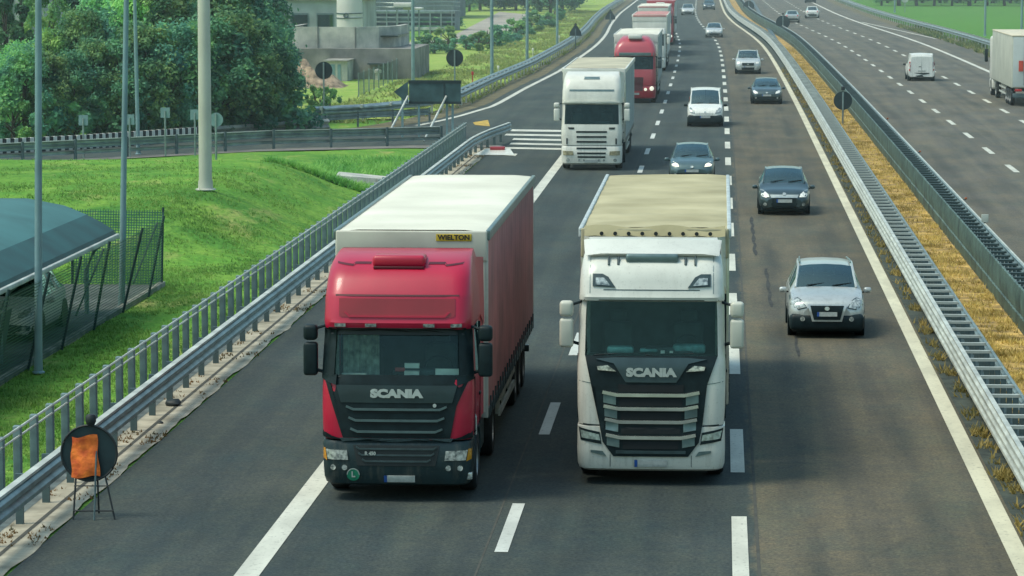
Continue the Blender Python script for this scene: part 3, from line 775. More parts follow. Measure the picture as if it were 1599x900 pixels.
def hatch(L=4.0, W=1.72, H=1.46, bh=.92, cz=.98, zb=.2, cowl=1.02, rf=1.72, rr=3.35, tw=3.85, rt=.66, **kw):
    zt = bh
    P = dict(L=L, W=W, H=H, cowl=cowl, rf=rf, rr=rr, tw=tw, cz=cz, pil=(rf+.62, rr-.45),
      st=[(0,.66,zb+.06,.52,.58,.5),(.05,.80,zb+.02,.60,.68,.58),(.14,.89,zb,.68,.76,.62),(.34,.965,zb,.78,.85,.66),(.75,1,zb,.85,.93,.70),
          (cowl,1,zb,bh,cz,.80),(cowl+(rf-cowl)*.5,1,zb,bh+.01,cz+(H-cz)*.58,.745),(rf,1,zb,bh+.02,H-.03,rt+.01),(rf+.7,1,zb,bh+.03,H,rt+.02),(rr,.99,zb,bh+.05,H-.05,rt-.02),
          (tw,.94,zb+.02,bh+.06,bh+.12,rt+.03),(L-.05,.88,zb+.04,bh-.02,bh+.04,.62),(L,.80,zb+.1,.78,.84,.55)])
    P['front'] = dict(light=[(.50,.60),(.74,.64),(.80,.76),(.70,.80),(.52,.70)], grille=[(-.40,.30),(.40,.30),(.42,.44),(-.42,.44)], low=[(-.78,.24),(.78,.24),(.80,.40),(.5,.43),(-.5,.43),(-.80,.40)], plate=(.26,.46,.56), badge=.66, fog=[(.62,.36)])
    P['back'] = dict(tail=[(.55,.80),(.76,.80),(.74,.98),(.60,.98)], bumper=[(-.72,.3),(.72,.3),(.76,.55),(-.76,.55)], plate=(.26,.58,.69))
    P.update(kw)
    return P

paint_silver = mat('silver_paint', (.48,.50,.48), .28, .35, .05, 1.5, coat=.6, grime=.45)
paint_dark = mat('dark_green_grey_paint', (.030,.055,.060), .28, .35, .1, 1.5, coat=.8)
paint_dark2 = mat('slate_paint', (.045,.075,.08), .3, .35, .1, 1.5, coat=.7)
paint_white = mat('white_van_paint', (.74,.74,.69), .35, 0, .04, 1.5, coat=.4, grime=.45)
paint_silver2 = mat('pale_silver_paint', (.55,.57,.55), .3, .35, .06, 1.5, coat=.5)
paint_black = mat('black_car_paint', (.02,.03,.034), .25, .2, .1, 1.5, coat=.8)

# silver compact off-roader, nearest car
P = hatch(4.1, 1.76, 1.60, 1.02, 1.10, .26, 1.00, 1.62, 3.5, 3.95, .70, wr=.345, rails=True, fw=.85, skirt=(.17,.57), goff=.085)
P['st'][0] = (0,.62,.34,.62,.72,.5); P['st'][1] = (.05,.84,.28,.74,.82,.6); P['st'][2] = (.14,.93,.26,.80,.88,.66); P['st'][3] = (.34,.985,.26,.90,.965,.72); P['st'][4] = (.75,1,.26,.98,1.04,.76)
P['front'] = dict(light=[(.48,.72),(.66,.68),(.82,.76),(.84,.90),(.76,.95),(.58,.86)], 
    frame=[(-.34,.40),(.34,.40),(.45,.80),(-.45,.80)], grille=[(-.30,.44),(.30,.44),(.385,.765),(-.385,.765)], plate=(.23,.52,.62), badge=.70, fog=[(.56,.46)])
P['framem'] = paint_silver
c0 = G(1291, 529)
make_car('suv', (c0.x, c0.y, 0), 'silver compact off roader with roof rails, nearest car in the fast lane', 'car', paint_silver, P)

# dark hatchback behind it
P = hatch(4.05, 1.74, 1.52, .98, 1.04, .22, 1.05, 1.75, 3.4, 3.9, .68, lit=False, lampm=mat('bright_lamp_glass', (.80,.80,.74), .15, 0, .2, 20, coat=.8))
P['front'] = dict(light=[(.50,.62),(.72,.62),(.83,.74),(.80,.84),(.68,.82),(.54,.72)], low=[(-.78,.26),(.78,.26),(.80,.42),(-.80,.42)], frame=[(-.44,.60),(.44,.60),(.48,.70),(-.48,.70)], grille=[(-.40,.33),(.40,.33),(.40,.58),(-.40,.58)], plate=(.26,.44,.55), badge=.73, fog=[(.64,.38)])
c0 = G(1224.5, 337)
make_car('hatchback', (c0.x, c0.y, 0), 'dark green grey hatchback with bright headlights behind the silver off roader', 'car', paint_dark, P)
# dark saloon-like car
P = hatch(4.5, 1.80, 1.45, .92, .98, .2, 1.15, 1.95, 3.3, 4.1, .64, lampm=MATS['bright_lamp_glass'])
c0 = G(1197, 163); make_car('saloon_car', (c0.x, c0.y, 0), 'slate coloured low saloon beside the cream edge line', 'car', paint_dark2, P)
# silver suv further back
P = hatch(4.4, 1.84, 1.66, 1.05, 1.12, .28, 1.05, 1.65, 3.8, 4.25, .72, wr=.36, rails=True, lampm=MATS['bright_lamp_glass'])
P['front'] = dict(light=[(.52,.74),(.74,.74),(.82,.84),(.76,.92),(.56,.86)], low=[(-.84,.30),(.84,.30),(.86,.48),(-.86,.48)], grille=[(-.40,.60),(.40,.60),(.44,.80),(-.44,.80)], plate=(.26,.48,.58), badge=.7)
P['st'][0] = (0,.66,.34,.62,.72,.5); P['st'][1] = (.05,.84,.28,.74,.82,.6); P['st'][2] = (.14,.92,.28,.82,.90,.66); P['st'][3] = (.34,.98,.28,.92,.99,.72); P['st'][4] = (.75,1,.28,1.0,1.06,.76)
c0 = G(1168, 116); make_car('suv', (c0.x, c0.y, 0), 'pale silver tall car just behind the slate saloon', 'car', paint_silver2, P)
# dark car hidden behind the white lorry
P = hatch(4.2, 1.74, 1.47, lit=True)
P['front']['light'] = [(.48,.66),(.74,.68),(.80,.80),(.70,.84),(.52,.76)]
c0 = G(1080, 288); make_car('hatchback', (c0.x, c0.y, 0), 'grey green car with lit headlights tucked behind the nearest white lorry', 'car', mat('grey_green_paint', (.07,.12,.125), .3, .3, .1, 1.5, coat=.7), P)
P = hatch(4.3, 1.76, 1.46, lampm=MATS['bright_lamp_glass'])
c0 = G(1115, 59); make_car('hatchback', (c0.x, c0.y, 0), 'pale silver car alone in the middle lane far behind the white van', 'car', paint_silver2, P)
c0 = G(1074, 24); make_car('hatchback', (c0.x, c0.y, 0), 'small silver car at the top edge beside the last lorries', 'car', paint_silver2, hatch(4.2, 1.76, 1.5, lampm=MATS['bright_lamp_glass']))
c0 = G(1107, 16); make_car('hatchback', (c0.x, c0.y, 0), 'small dark fronted car at the top edge in the fast lane', 'car', paint_dark2, hatch(4.2, 1.76, 1.5, lampm=MATS['bright_lamp_glass']))
# cars on the other carriageway seen from behind
c0 = G(1268.5, 29); make_car('hatchback', (c0.x, c0.y+4.2, 0), 'white car driving away near the top of the far carriageway', 'car', paint_white, hatch(4.2, 1.76, 1.52), False)
def rearcar(px, py, name, label, cat, paint, P):
    c = G(px, py); return make_car(name, (c.x, c.y+P['L'], 0), label, cat, paint, P, False)
def van_profile(L=4.4, W=1.80, H=1.84, rear=False, **kw):
    P = dict(L=L, W=W, H=H, cowl=.92, rf=1.75, rr=L-.55, tw=L-.08, cz=1.12, pil=(2.45,), sdend=2.6, rwin=False, wr=.33,
      st=[(0,.62,.30,.62,.70,.5),(.05,.82,.26,.74,.80,.6),(.15,.92,.24,.84,.90,.66),(.4,.98,.24,.95,1.0,.72),(.75,1,.24,1.02,1.07,.77),
          (.92,1,.24,1.06,1.12,.82),(1.3,1,.24,1.08,1.50,.80),(1.75,1,.24,1.10,H-.05,.76),(2.6,1,.24,1.12,H,.80),(L-.4,1,.24,1.12,H,.82),(L-.08,.98,.26,1.12,H-.04,.80),(L-.0,.95,.30,1.1,H-.20,.76)])
    P['front'] = dict(light=[(.52,.68),(.76,.72),(.82,.88),(.72,.94),(.56,.82)], grille=[(-.40,.42),(.40,.42),(.44,.56),(-.44,.56)], plate=(.26,.45,.56), badge=.74)
    P['back'] = dict(tail=[(.76,.95),(.86,.95),(.84,1.30),(.76,1.30)], tail2=[(.77,.68),(.88,.68),(.88,.82),(.77,.82)], bumper=[(-.86,.28),(.86,.28),(.88,.56),(-.88,.56)], plate=(.26,.62,.73), lines=[(-.01,.01,.58,1.72),(-.74,-.725,.58,1.6),(.725,.74,.58,1.6)], handle=(.05,.2,.95,1.0))
    P.update(kw); return P
P = van_profile(mirm=M_blk, skirt=(.16,.60), goff=.075)
c0 = G(1101, 198.5); make_car('van', (c0.x, c0.y, 0), 'small white van with black lower bumper in the middle lane', 'van', paint_white, P)
P = van_profile(4.4, 1.80, 1.86, mirm=M_blk)
c0 = G(1439, 127)
v = make_car('van', (c0.x, c0.y, 0), 'small white panel van driving away on the far carriageway', 'van', paint_white, P, True)
v.location.y = c0.y+P['L']
# place the rear-facing ones: rotated half a turn about their front, so front lies further away
for o in list(COL.objects):
    pass
P = hatch(4.3, 1.78, 1.48); c0 = G(1237, 36)
v = make_car('hatchback', (c0.x, c0.y+P['L'], 0), 'silver grey car driving away beside the far median barrier', 'car', paint_silver, P, True)
P = hatch(4.4, 1.8, 1.5); c0 = G(1266, 5)
v = make_car('hatchback', (c0.x, c0.y+P['L'], 0), 'dark car cut by the top edge on the far carriageway', 'car', paint_black, P, True)
for o in COL.objects:
    if o.get('label', '').startswith('white car driving away near the top'): o.rotation_euler.z = math.pi

# ---------------------------------------------------------------- lorries
def cab_rows(levels, yr, rad=.26, bow=.06):
    rows = []
    for lv in levels:
        z, yf, hw = lv[:3]; rd = lv[3] if len(lv) > 3 else rad; yr_ = lv[4] if len(lv) > 4 else yr
        half = []
        for k in range(7):
            x = (hw-rd)*k/6; half.append((x, yf+bow*(x/hw)**2))
        y0 = half[-1][1]
        for k in range(1, 7):
            a = math.pi/2*k/6; half.append((hw-rd+rd*math.sin(a), y0+rd*(1-math.cos(a))))
        ys_ = half[-1][1]
        for k in range(1, 6): half.append((hw, ys_+(yr_-.06-ys_)*k/5))
        half.append((hw-.06, yr_)); half.append((hw*.5, yr_))
        right = half; left = [(-x, y) for x, y in reversed(half[1:])]
        full = [(x, y) for x, y in right]+[(0, yr_)]+left
        rows.append([Vector((x, y, z)) for x, y in full])
    return rows
NR = 20  # points in right half (7+6+5+2)
def make_lorry(name, loc, label, K):
    root = empty(name, loc, label, 'lorry')
    lv = K['levels']; yr = 2.15
    rows = cab_rows(lv, yr, K.get('rad', .26), K.get('bow', .06))
    n = len(rows[0]); zs = [r[0].z for r in rows]
    wl, wh = K['ws']; jm = 8
    def isws(i, j): return wl-.01 <= zs[i] and zs[i+1] <= wh+.01 and (j < jm or j >= n-jm)
    def isside(i, j): return wl-.01 <= zs[i] and zs[i+1] <= wh+.01 and (13 <= j <= 15 or n-16 <= j <= n-14)
    cab = from_grid(rows, lambda i, j: not(isws(i,j) or isside(i,j)))
    cab.add(rows[-1], [tuple(range(n))]); 
    full = from_grid(rows, lambda i, j: True); full.add(rows[-1], [tuple(range(n))])
    bl = K['bump']; brow = cab_rows(bl, .85, .24, K.get('bow', .06)); 
    full2 = from_grid(brow, lambda i, j: True)
    bvh = BVHTree.FromPolygons(full.v+full2.v, full.f+[tuple(i+len(full.v) for i in f) for f in full2.f])
    C = cab.build('cab', K['paint'], root, 32)
    from_grid(rows, isws).build('windscreen', K.get('glass', M_glass), C, 60)
    from_grid(rows, lambda i, j: isside(i,j) and j < n/2).build('side_window', M_gcar, C, 60)
    from_grid(rows, lambda i, j: isside(i,j) and j > n/2).build('side_window', M_gcar, C, 60)
    bmp = full2; bmp.add(brow[0], [tuple(range(n))]); bmp.add(brow[-1], [tuple(range(n))])
    bmp.build('bumper', K['bumpm'], C, 35)
    # interior
    b = MB(); hw = 1.12
    b.box(-hw, hw, .95, 2.08, 1.06, wl-.45); b.box(-hw, hw, 2.02, 2.08, 1.1, wh+.3); b.box(-hw, -hw+.03, .5, 2.05, 1.1, wl-.02); b.box(hw-.03, hw, .5, 2.05, 1.1, wl-.02)
    b.box(-hw, hw, .55, 2.05, wh+.02, wh+.05)
    b.rbox(-1.08, 1.08, .32, .82, wl-.30, wl-.02, .06)
    b.rbox(-.12, .72, .50, .86, wl-.02, wl+.10, .05)
    for sx in (-.6, .6):
        b.rbox(sx-.26, sx+.26, 1.5, 1.66, wl-.45, wl+.42, .08); b.rbox(sx-.15, sx+.15, 1.5, 1.62, wl+.42, wl+.62, .06)
    b.build('cab_interior', M_inter, C)
    st_ = MB()
    cx_, cz_ = .6, wl+.07
    st_.tube([(cx_+.23*math.cos(a), .98+.10*math.sin(a), cz_+.19*math.sin(a)) for a in [math.tau*k/20 for k in range(21)]], .016, 6, False)
    st_.tube([(cx_-.22, .98, cz_), (cx_, .93, cz_), (cx_+.22, .98, cz_)], .014, 6)
    st_.build('steering_wheel', M_blk, C)
    if K.get('near'):
        for s in (-1, 1):
            fold = [(s*(1.06-.0), 0)]
            pts = [Vector((s*(1.09-.03*(k % 2)), .75+.07*k, 0)) for k in range(8)]
            vs = [(p.x, p.y, wl-.1) for p in pts]+[(p.x, p.y, wh) for p in pts]
            MB().add(vs, [(k, k+1, 9+k, 8+k) for k in range(7)]).build('side_curtain', M_curt, C)
        if K['near'] == 'red':
            pts = [Vector((-1.0+.05*k, 1.30+.05*(k % 2), 0)) for k in range(13)]
            MB().add([(p.x, p.y, wl-.3) for p in pts]+[(p.x, p.y, wh) for p in pts], [(k, k+1, 14+k, 13+k) for k in range(12)]).build('rear_curtain', mat('pale_cab_curtain', (.55,.58,.50), .9, 0, .3, 8), C)
            MB().box(-.92,-.52,.30,.50,wl-.015,wl+.045).build('paper', M_paper, C)
            MB().box(.60,.98,.42,.46,wl+.03,wl+.13).build('paper', M_paper, C)
            MB().box(.10,.34,.36,.48,wl-.01,wl+.09).box(.08,.32,.62,.7,wl+.11,wl+.19).build('dashboard_items', M_paper, C)
            MB().box(-.06,.10,.45,.5,wl+.08,wl+.14).build('dashboard_box', M_red2, C)
        else:
            MB().rbox(-.75,-.3,.42,.7,wl-.01,wl+.12,.05).rbox(-.2,.1,.48,.7,wl+.02,wl+.08,.03).rbox(.35,.9,.5,.75,wl+.0,wl+.15,.05).build('dashboard_items', mat('teal_dash', (.12,.28,.27), .5, 0, .4, 5), C)
            MB().box(.15,.22,.42,.5,wl,wl+.06).box(.3,.36,.42,.5,wl,wl+.05).build('paper', M_paper, C)
        # wiper blades
        b = MB()
        for x0, x1 in ((-.95,-.15),(-.1,.7)): b.tube([(x0, rows[0][0].y+.09, wl+.02),((x0+x1)/2, rows[0][0].y+.11, wl+.045),(x1, rows[0][0].y+.11, wl+.05)], .013, 5)
        b.build('wiper', M_blk, C)
    def Dd(nm, polys, m, off=.014, thick=.04, cuts=3, parent=C, raw=None): return decal(nm, bvh, polys, m, parent, off, thick, cuts, raw)
    K['decals'](Dd, C, bvh)
    # mirrors
    ms = K['mirror']
    for s in (-1, 1):
        y0 = .35; x0 = s*1.42
        z0, z1, zs_ = ms['z0'], ms['z1'], ms['split']
        b = MB().rbox(x0-.115, x0+.115, y0-.09, y0+.10, z0, zs_-.015, .05).rbox(x0-.115, x0+.115, y0-.09, y0+.10, zs_+.015, z1, .06)
        b.build('mirror', ms['m'], C, 50)
        MB().tube([(s*1.17, .42, z1-.02),(s*1.32, y0+.02, z1-.06)], .025, 6).tube([(s*1.18, .42, z0+.04),(s*1.33, y0+.02, z0+.09)], .03, 6).build('mirror_arm', M_blk, C)
    for s in (-1, 1):
        xs_ = s*1.243
        sm_ = MB()
        for y0_, y1_, z0_, z1_ in ((.50,.515,1.08,wl),(1.62,1.635,1.08,wh),(.50,1.63,1.08,1.095)):
            sm_.box(min(xs_,xs_-s*.04), max(xs_,xs_-s*.04), y0_, y1_, z0_, z1_)
        sm_.build('door_seam', M_blk, C); MB().rbox(min(xs_-s*.02,xs_+s*.02), max(xs_-s*.02,xs_+s*.02), 1.38, 1.56, wl-.42, wl-.37, .01).build('door_handle', M_blk, C)
    # steps, side fairing behind the front wheel, tank
    b = MB()
    for s in (-1, 1):
        b.box(s*1.0, s*1.2, .80, 2.15, 1.0, 1.06); b.rbox(min(s*.75,s*1.16), max(s*.75,s*1.16), 2.1, 3.6, .42, 1.05, .06)
        b.add([(s*1.21,.86+.62+.62*math.cos(a), .52+.60*math.sin(a)) for a in [math.pi*k/12 for k in range(13)]]+[(s*.8,.86+.62+.62*math.cos(a), .52+.60*math.sin(a)) for a in [math.pi*k/12 for k in range(13)]], [(k,k+1,14+k,13+k) for k in range(12)])
    b.build('chassis_fairing', K.get('fairm', M_blk2), root)
    wheels = [(1.45, 1)]+[(5.2, 1)]+[(t, 1) for t in (11.6, 12.9, 14.2)]
    for wy, _ in wheels:
        for s in (-1, 1): wheel(root, s*1.06, wy, .50, .30, s, n=28, rim=.56)
    # trailer
    T = K['trailer']; t0 = 2.75; t1 = t0+13.6; zt = T.get('top', 4.02); hb = 1.28; zf = 1.15
    b = MB()
    b.box(-.45,-.33,t0+1, t1, .85, 1.12).box(.33,.45,t0+1,t1,.85,1.12)
    b.box(-hb, hb, t0, t1, 1.02, zf)
    for sx in (-1, 1):
        for yy_ in (t0, t1): b.rbox(min(sx*(hb-.1),sx*(hb+.012)), max(sx*(hb-.1),sx*(hb+.012)), yy_-.012 if yy_ == t0 else yy_-.1, yy_+.1 if yy_ == t0 else yy_+.012, 1.0, zt-.02, .02)
    Tr = b.build('trailer', T.get('frame', M_chrome), root)
    for s in (-1, 1):   # side rails with lamps underneath
        MB().rbox(min(s*(hb-.02), s*(hb+.02)), max(s*(hb-.02), s*(hb+.02)), t0+.1, t1-.1, .98, 1.16, .01).build('lower_rail', M_blk2, Tr)
        g_ = MB().box(min(s*1.18,s*1.22), max(s*1.18,s*1.22), t0+4.2, t0+8.4, .72, .84).box(min(s*1.18,s*1.22), max(s*1.18,s*1.22), t0+4.2, t0+8.4, .44, .56)
        for yy_ in (t0+4.6, t0+6.2, t0+8): g_.box(min(s*1.1,s*1.18), max(s*1.1,s*1.18), yy_-.03, yy_+.03, .42, 1.0)
        g_.build('underrun_guard', M_galvw, Tr)
        rowsv = []
        for Yc in ys(t0+.1, t1-.1, .16):
            q = .012*math.sin(Yc*9.7)+.010*noise.noise(Vector((Yc*1.3, s, 0)))
            rowsv.append([Vector((s*(hb+.004+q*min(1,(z-1.1)*1.5, (zt-z)*2)+.0), Yc, z)) for z in (1.05,1.3,1.6,2.0,2.4,2.8,3.2,3.6,zt-.12)])
        from_grid(rowsv, lambda i, j: True, False).build('curtain', T['side'], Tr, 60)
        if K.get('near'):
            me_s = None
            for Yc in ys(t0+.5, t1-.4, .62):
                if me_s is None: me_s = MB().box(min(s*(hb+.01),s*(hb+.035)), max(s*(hb+.01),s*(hb+.035)), -.02, .02, 1.02, 1.32).build('strap', M_blk2, Tr, loc=(0,Yc,0)).data
                else: o_ = bpy.data.objects.new('strap', me_s); COL.objects.link(o_); o_.parent = Tr; o_.location = (0,Yc,0)
    # roof sheet, gently sagging between bows
    rv = []
    for Yc in ys(t0-.02, t1+.02, .22):
        dz = -.022*abs(math.sin((Yc-t0)*2.3))*T.get('sag', .5)+.01*noise.noise(Vector((0,Yc,0)))
        rv.append([Vector((x, Yc, zt+(dz+.03 if abs(x) < 1.1 else 0)-(.02 if abs(x) > 1.25 else 0)+.012*T.get('sag', .5)*noise.noise(Vector((x*2, Yc*1.5, 1))))) for x in (-1.31,-1.2,-.9,-.6,-.3,0,.3,.6,.9,1.2,1.31)])
    from_grid(rv, lambda i, j: True, False).build('roof_sheet', T['roof'], Tr, 60)
    ed = MB()
    for s in (-1, 1): ed.rbox(min(s*1.25,s*1.325), max(s*1.25,s*1.325), t0-.01, t1+.01, zt-.15, zt+.025, .02)
    ed.build('roof_rail', T.get('railm', M_trim), Tr)
    fb = MB().rbox(-hb, hb, t0-.05, t0+.02, zt-.50, zt+.015, .03).rbox(-hb+.04, hb-.04, t0-.03, t0+.03, 1.1, zt-.4, .01)
    fb.build('front_wall', T['frontm'], Tr)
    MB().rbox(-hb+.03, hb-.03, t1-.02, t1+.04, 1.0, zt-.03, .01).build('rear_door', T.get('rear', M_white2), Tr)
    MB().rbox(-1.2, 1.2, t1-.1, t1+.05, .48, .62, .02).box(-.5,-.4,t1-.3,t1-.1,.5,1.1).box(.4,.5,t1-.3,t1-.1,.5,1.1).build('rear_bar', M_blk2, Tr)
    if 'extra' in T: T['extra'](Tr, t0, zt)
    return root

TOP_Y = lambda: None
def sidepanels(Dd, m, **k): pass

# --- red highline lorry
M_rcurt = mat('faded_red_curtain', (.37,.145,.14), .75, 0, .18, .9, dirt=(.26,.12,.115), bump=.3, bscale=1.5)
M_roofw = mat('white_roof_tarp', (.72,.69,.57), .6, 0, .05, .5, bump=.1, bscale=1.5, dirt=(.60,.57,.46), grime=.25)
M_board_w = mat('cream_headboard', (.47,.46,.39), .55, 0, .1, 1.2)
def red_decals(Dd, C, bvh):
    Dd('grille', [[(-1.20,2.06),(-1.08,1.93),(-.97,1.57),(-.87,1.05),(.87,1.05),(.97,1.57),(1.08,1.93),(1.20,2.06)]], M_blk, .02)
    Dd('upper_panel', [[(-.98,1.90),(-.90,1.62),(.90,1.62),(.98,1.90)]], mat('dark_teal_panel', (.010,.026,.030), .4, 0, .15, 3, coat=.1), .032)
    for z, w in ((1.50,.70),(1.32,.66),(1.14,.63)):
        Dd('grille_slat', [[(-w-.12,z+.045),(-w,z-.005),(w,z-.005),(w+.12,z+.045),(w+.11,z+.075),(w,z+.03),(-w,z+.03),(-w-.11,z+.075)]], mat('teal_grey_slat', (.075,.12,.125), .35, .2, .1, 5), .055)
        Dd('grille_recess', [[(-w,z-.05),(w,z-.05),(w,z-.012),(-w,z-.012)]], mat('near_black', (.004,.008,.010), .8), .028)
    Dd('lettering_scania', None, M_letter, .05, .02, raw=shift(text_polys('SCANIA', .17, .012, width=.86), 0, 1.765))
    Dd('badge', [circ(.62,1.58,.03,10)], M_letter, .05)
    Dd('hood_edge', [[(-.88,.985),(.88,.985),(.92,1.045),(-.92,1.045)]], M_blk2, .03)
    # lower grille in the bumper
    Dd('lower_grille', [[(-.70,.93),(-.63,.60),(.63,.60),(.70,.93)]], M_black, .012)
    for z, w in ((.865,.60),(.765,.56),(.665,.50)):
        Dd('bumper_slat', [[(-w-.06,z+.03),(-w,z-.004),(w,z-.004),(w+.06,z+.03),(w+.05,z+.055),(w,z+.022),(-w,z+.022),(-w-.05,z+.055)]], M_blk2, .03)
    Dd('model_lettering', None, M_letter, .04, .02, raw=shift(text_polys('R 450', .075, .003), -.42, .80))
    for s in (1, -1):
        f = (lambda p: p) if s > 0 else mir
        Dd('headlight', [f([(.78,.69),(1.12,.695),(1.15,.855),(.80,.845)])], M_lamp, .025)
        Dd('indicator', [f([(1.13,.675),(1.205,.70),(1.212,.88),(1.16,.87)])], M_amber, .027)
        for x in (.84,1.03): Dd('fog_lamp', [circ(s*x,.565,.045)], M_lamp, .02)
        Dd('corner_black', [f([(.86,1.02),(1.22,1.03),(1.22,1.15),(1.05,1.07)])], M_blk, .022)  # black area below the red panel, whose foot slopes up outward
        Dd('pillar_foot', [f([(.98,1.90),(1.19,1.965),(1.21,2.06),(.97,2.06)])], M_blk, .055, .09, 5)
        Dd('dark_pillar', [f([(1.02,1.93),(1.235,1.98),(1.20,2.79),(.985,2.79)])], M_blk, .034, .08, 5)
    Dd('number_plate', [rect(-.20,.30,.33,.44)], M_plate, .03)
    Dd('plate_band', [rect(-.20,-.15,.33,.44)], M_plateb, .036)
    g_ = Dd('round_sticker', [circ(-.70,.45,.105,20)], mat('green_sticker', (.01,.20,.11), .5), .022)
    Dd('sticker_ring', [[(-.70+.105*math.cos(a),.45+.105*math.sin(a)) for a in [math.tau*k/20 for k in range(11)]]+[(-.70+.09*math.cos(a),.45+.09*math.sin(a)) for a in [math.tau*k/20 for k in range(10,-1,-1)]]], M_letter, .027)
    Dd('lettering_l', None, M_letter, .03, .01, raw=shift(text_polys('L', .13, .004), -.70, .45))
    # roof fairing
    Dd('fairing_seam', [rect(-1.0,1.0,3.325,3.352)], mat('dark_red_seam_crease', (.08,.002,.01), .6), .012)
    Dd('fairing_panel', [[(-.90,2.99),(.90,2.99),(.94,3.02),(.94,3.29),(-.94,3.29),(-.94,3.02)]], M_red2, .006)  # flat piece: darker red stands in for the shade of a recessed panel
    Dd('fairing_rib', [[(-.78,2.99),(.78,2.99),(.86,3.07),(.82,3.075),(.76,3.02),(-.76,3.02),(-.82,3.075),(-.86,3.07)]], M_red, .022)
    for s in (1,-1): Dd('fairing_crease', [(lambda p: p if s > 0 else mir(p))([(.47,3.80),(.72,3.80),(.76,3.77),(1.02,3.80),(1.04,3.825),(.77,3.80),(.73,3.83),(.47,3.83)])], MATS['dark_red_seam_crease'], .012)  # no fold in the shape, dark red lines paint the shade of creases
    for x in (-.92,-.42,.52,.96): Dd('marker_lamp', [rect(x-.09,x+.09,2.835,2.89)], M_lamp, .03)
    Dd('sun_visor', [[(-1.08,2.70),(1.08,2.70),(1.12,2.82),(-1.12,2.82)]], M_black, .05, .04)
    MB().rbox(-.44,.42,.60,1.10,3.76,3.95,.06).build('roof_light_bar', M_red, C)
    MB().rbox(-.42,.40,.585,.64,3.735,3.775,.008).build('light_bar_gap', MATS['dark_red_seam_crease'], C)
    for s in (-1, 1):   # pillar pale strips
        MB().prism([(s*1.03,2.02),(s*1.10,2.02),(s*1.07,2.70),(s*1.00,2.70)], .40, .415).build('pillar_trim', M_trim, C)
        # roof wings and side deflector
        MB().add([(s*1.17,.9,2.95),(s*1.2,2.0,2.9),(s*1.24,2.62,2.6),(s*1.22,2.62,3.75),(s*1.05,1.5,3.86),(s*1.12,.95,3.68)], [(0,1,2,3,4,5)]).add([(s*1.19,2.15,1.1),(s*1.22,2.66,1.1),(s*1.22,2.66,2.75),(s*1.19,2.15,2.85)], [(0,1,2,3)]).build('side_deflector', M_red, C)
        MB().tube([(s*1.215,.75,1.35),(s*1.235,.70,1.30),(s*1.235,.72,1.02)], .02, 6).build('grab_handle', M_galvw, C)
    MB().rbox(1.12,1.22,.14,.26,.36,.48,.02).build('corner_lamp', M_lamp, C)
    MB().tube([(.35,.62,3.42),(.35,.62,3.44)], .02, 8).build('washer_nozzle', M_blk, C)
    vsr = [(-.95,.85,3.755),(-.5,.84,3.77),(.5,.84,3.77),(.95,.85,3.755),(1.0,1.0,3.80),(.5,.97,3.82),(-.5,.97,3.82),(-1.0,1.0,3.80)]
def shift(vf, dx, dy):
    for v in vf[0]: v.x += dx; v.y += dy
    return vf
def red_extra(Tr, t0, zt):
    MB().rbox(.42,1.02,t0-.065,t0-.045,zt-.155,zt-.035,.006).build('maker_plate', mat('yellow_plate', (.50,.36,.03), .5), Tr)
    vs, fs = text_polys('WIELTON', .115, .004, width=.54)
    MB().add([(v.x+.72, t0-.072, v.y+zt-.095) for v in vs], fs).build('lettering_wielton', M_black, Tr)
K_red = dict(near='red', paint=M_red, bumpm=mat('dark_bumper', (.013,.029,.033), .42, 0, .15, 4, coat=.05, spec=.3, grime=.45), rad=.30, bow=.05, ws=(2.0,2.78),
    levels=[(1.02,.04,1.20),(1.12,.03,1.225),(1.5,.05,1.235),(1.8,.07,1.235),(1.94,.09,1.23),(2.0,.11,1.225),(2.2,.15,1.22),(2.4,.19,1.21),(2.6,.235,1.20),(2.78,.28,1.19),
            (2.80,.17,1.20),(2.90,.14,1.205),(2.97,.17,1.205),(3.30,.22,1.195),(3.36,.26,1.19),(3.56,.38,1.175,.3),(3.70,.54,1.16,.32),(3.80,.74,1.14,.34),(3.87,.98,1.12,.36),(3.93,1.5,1.10,.3),(3.94,1.9,1.08,.2)],
    bump=[(.26,.16,1.12),(.30,.06,1.17),(.40,.02,1.20),(.60,.0,1.21),(.92,.01,1.215),(.99,.05,1.205),(1.0,.12,1.19)],
    mirror=dict(z0=2.02, z1=2.85, split=2.58, m=M_blk), decals=red_decals,
    trailer=dict(side=M_rcurt, roof=M_roofw, frontm=M_board_w, frame=mat('pale_frame', (.42,.43,.38), .5, .1), sag=.15, top=4.16, extra=red_extra))
c0 = G(625, 789)
make_lorry('articulated_lorry', (-5.18, 52.4, 0), 'crimson cabbed lorry with red curtain trailer and white roof, nearest in the slow lane', K_red)

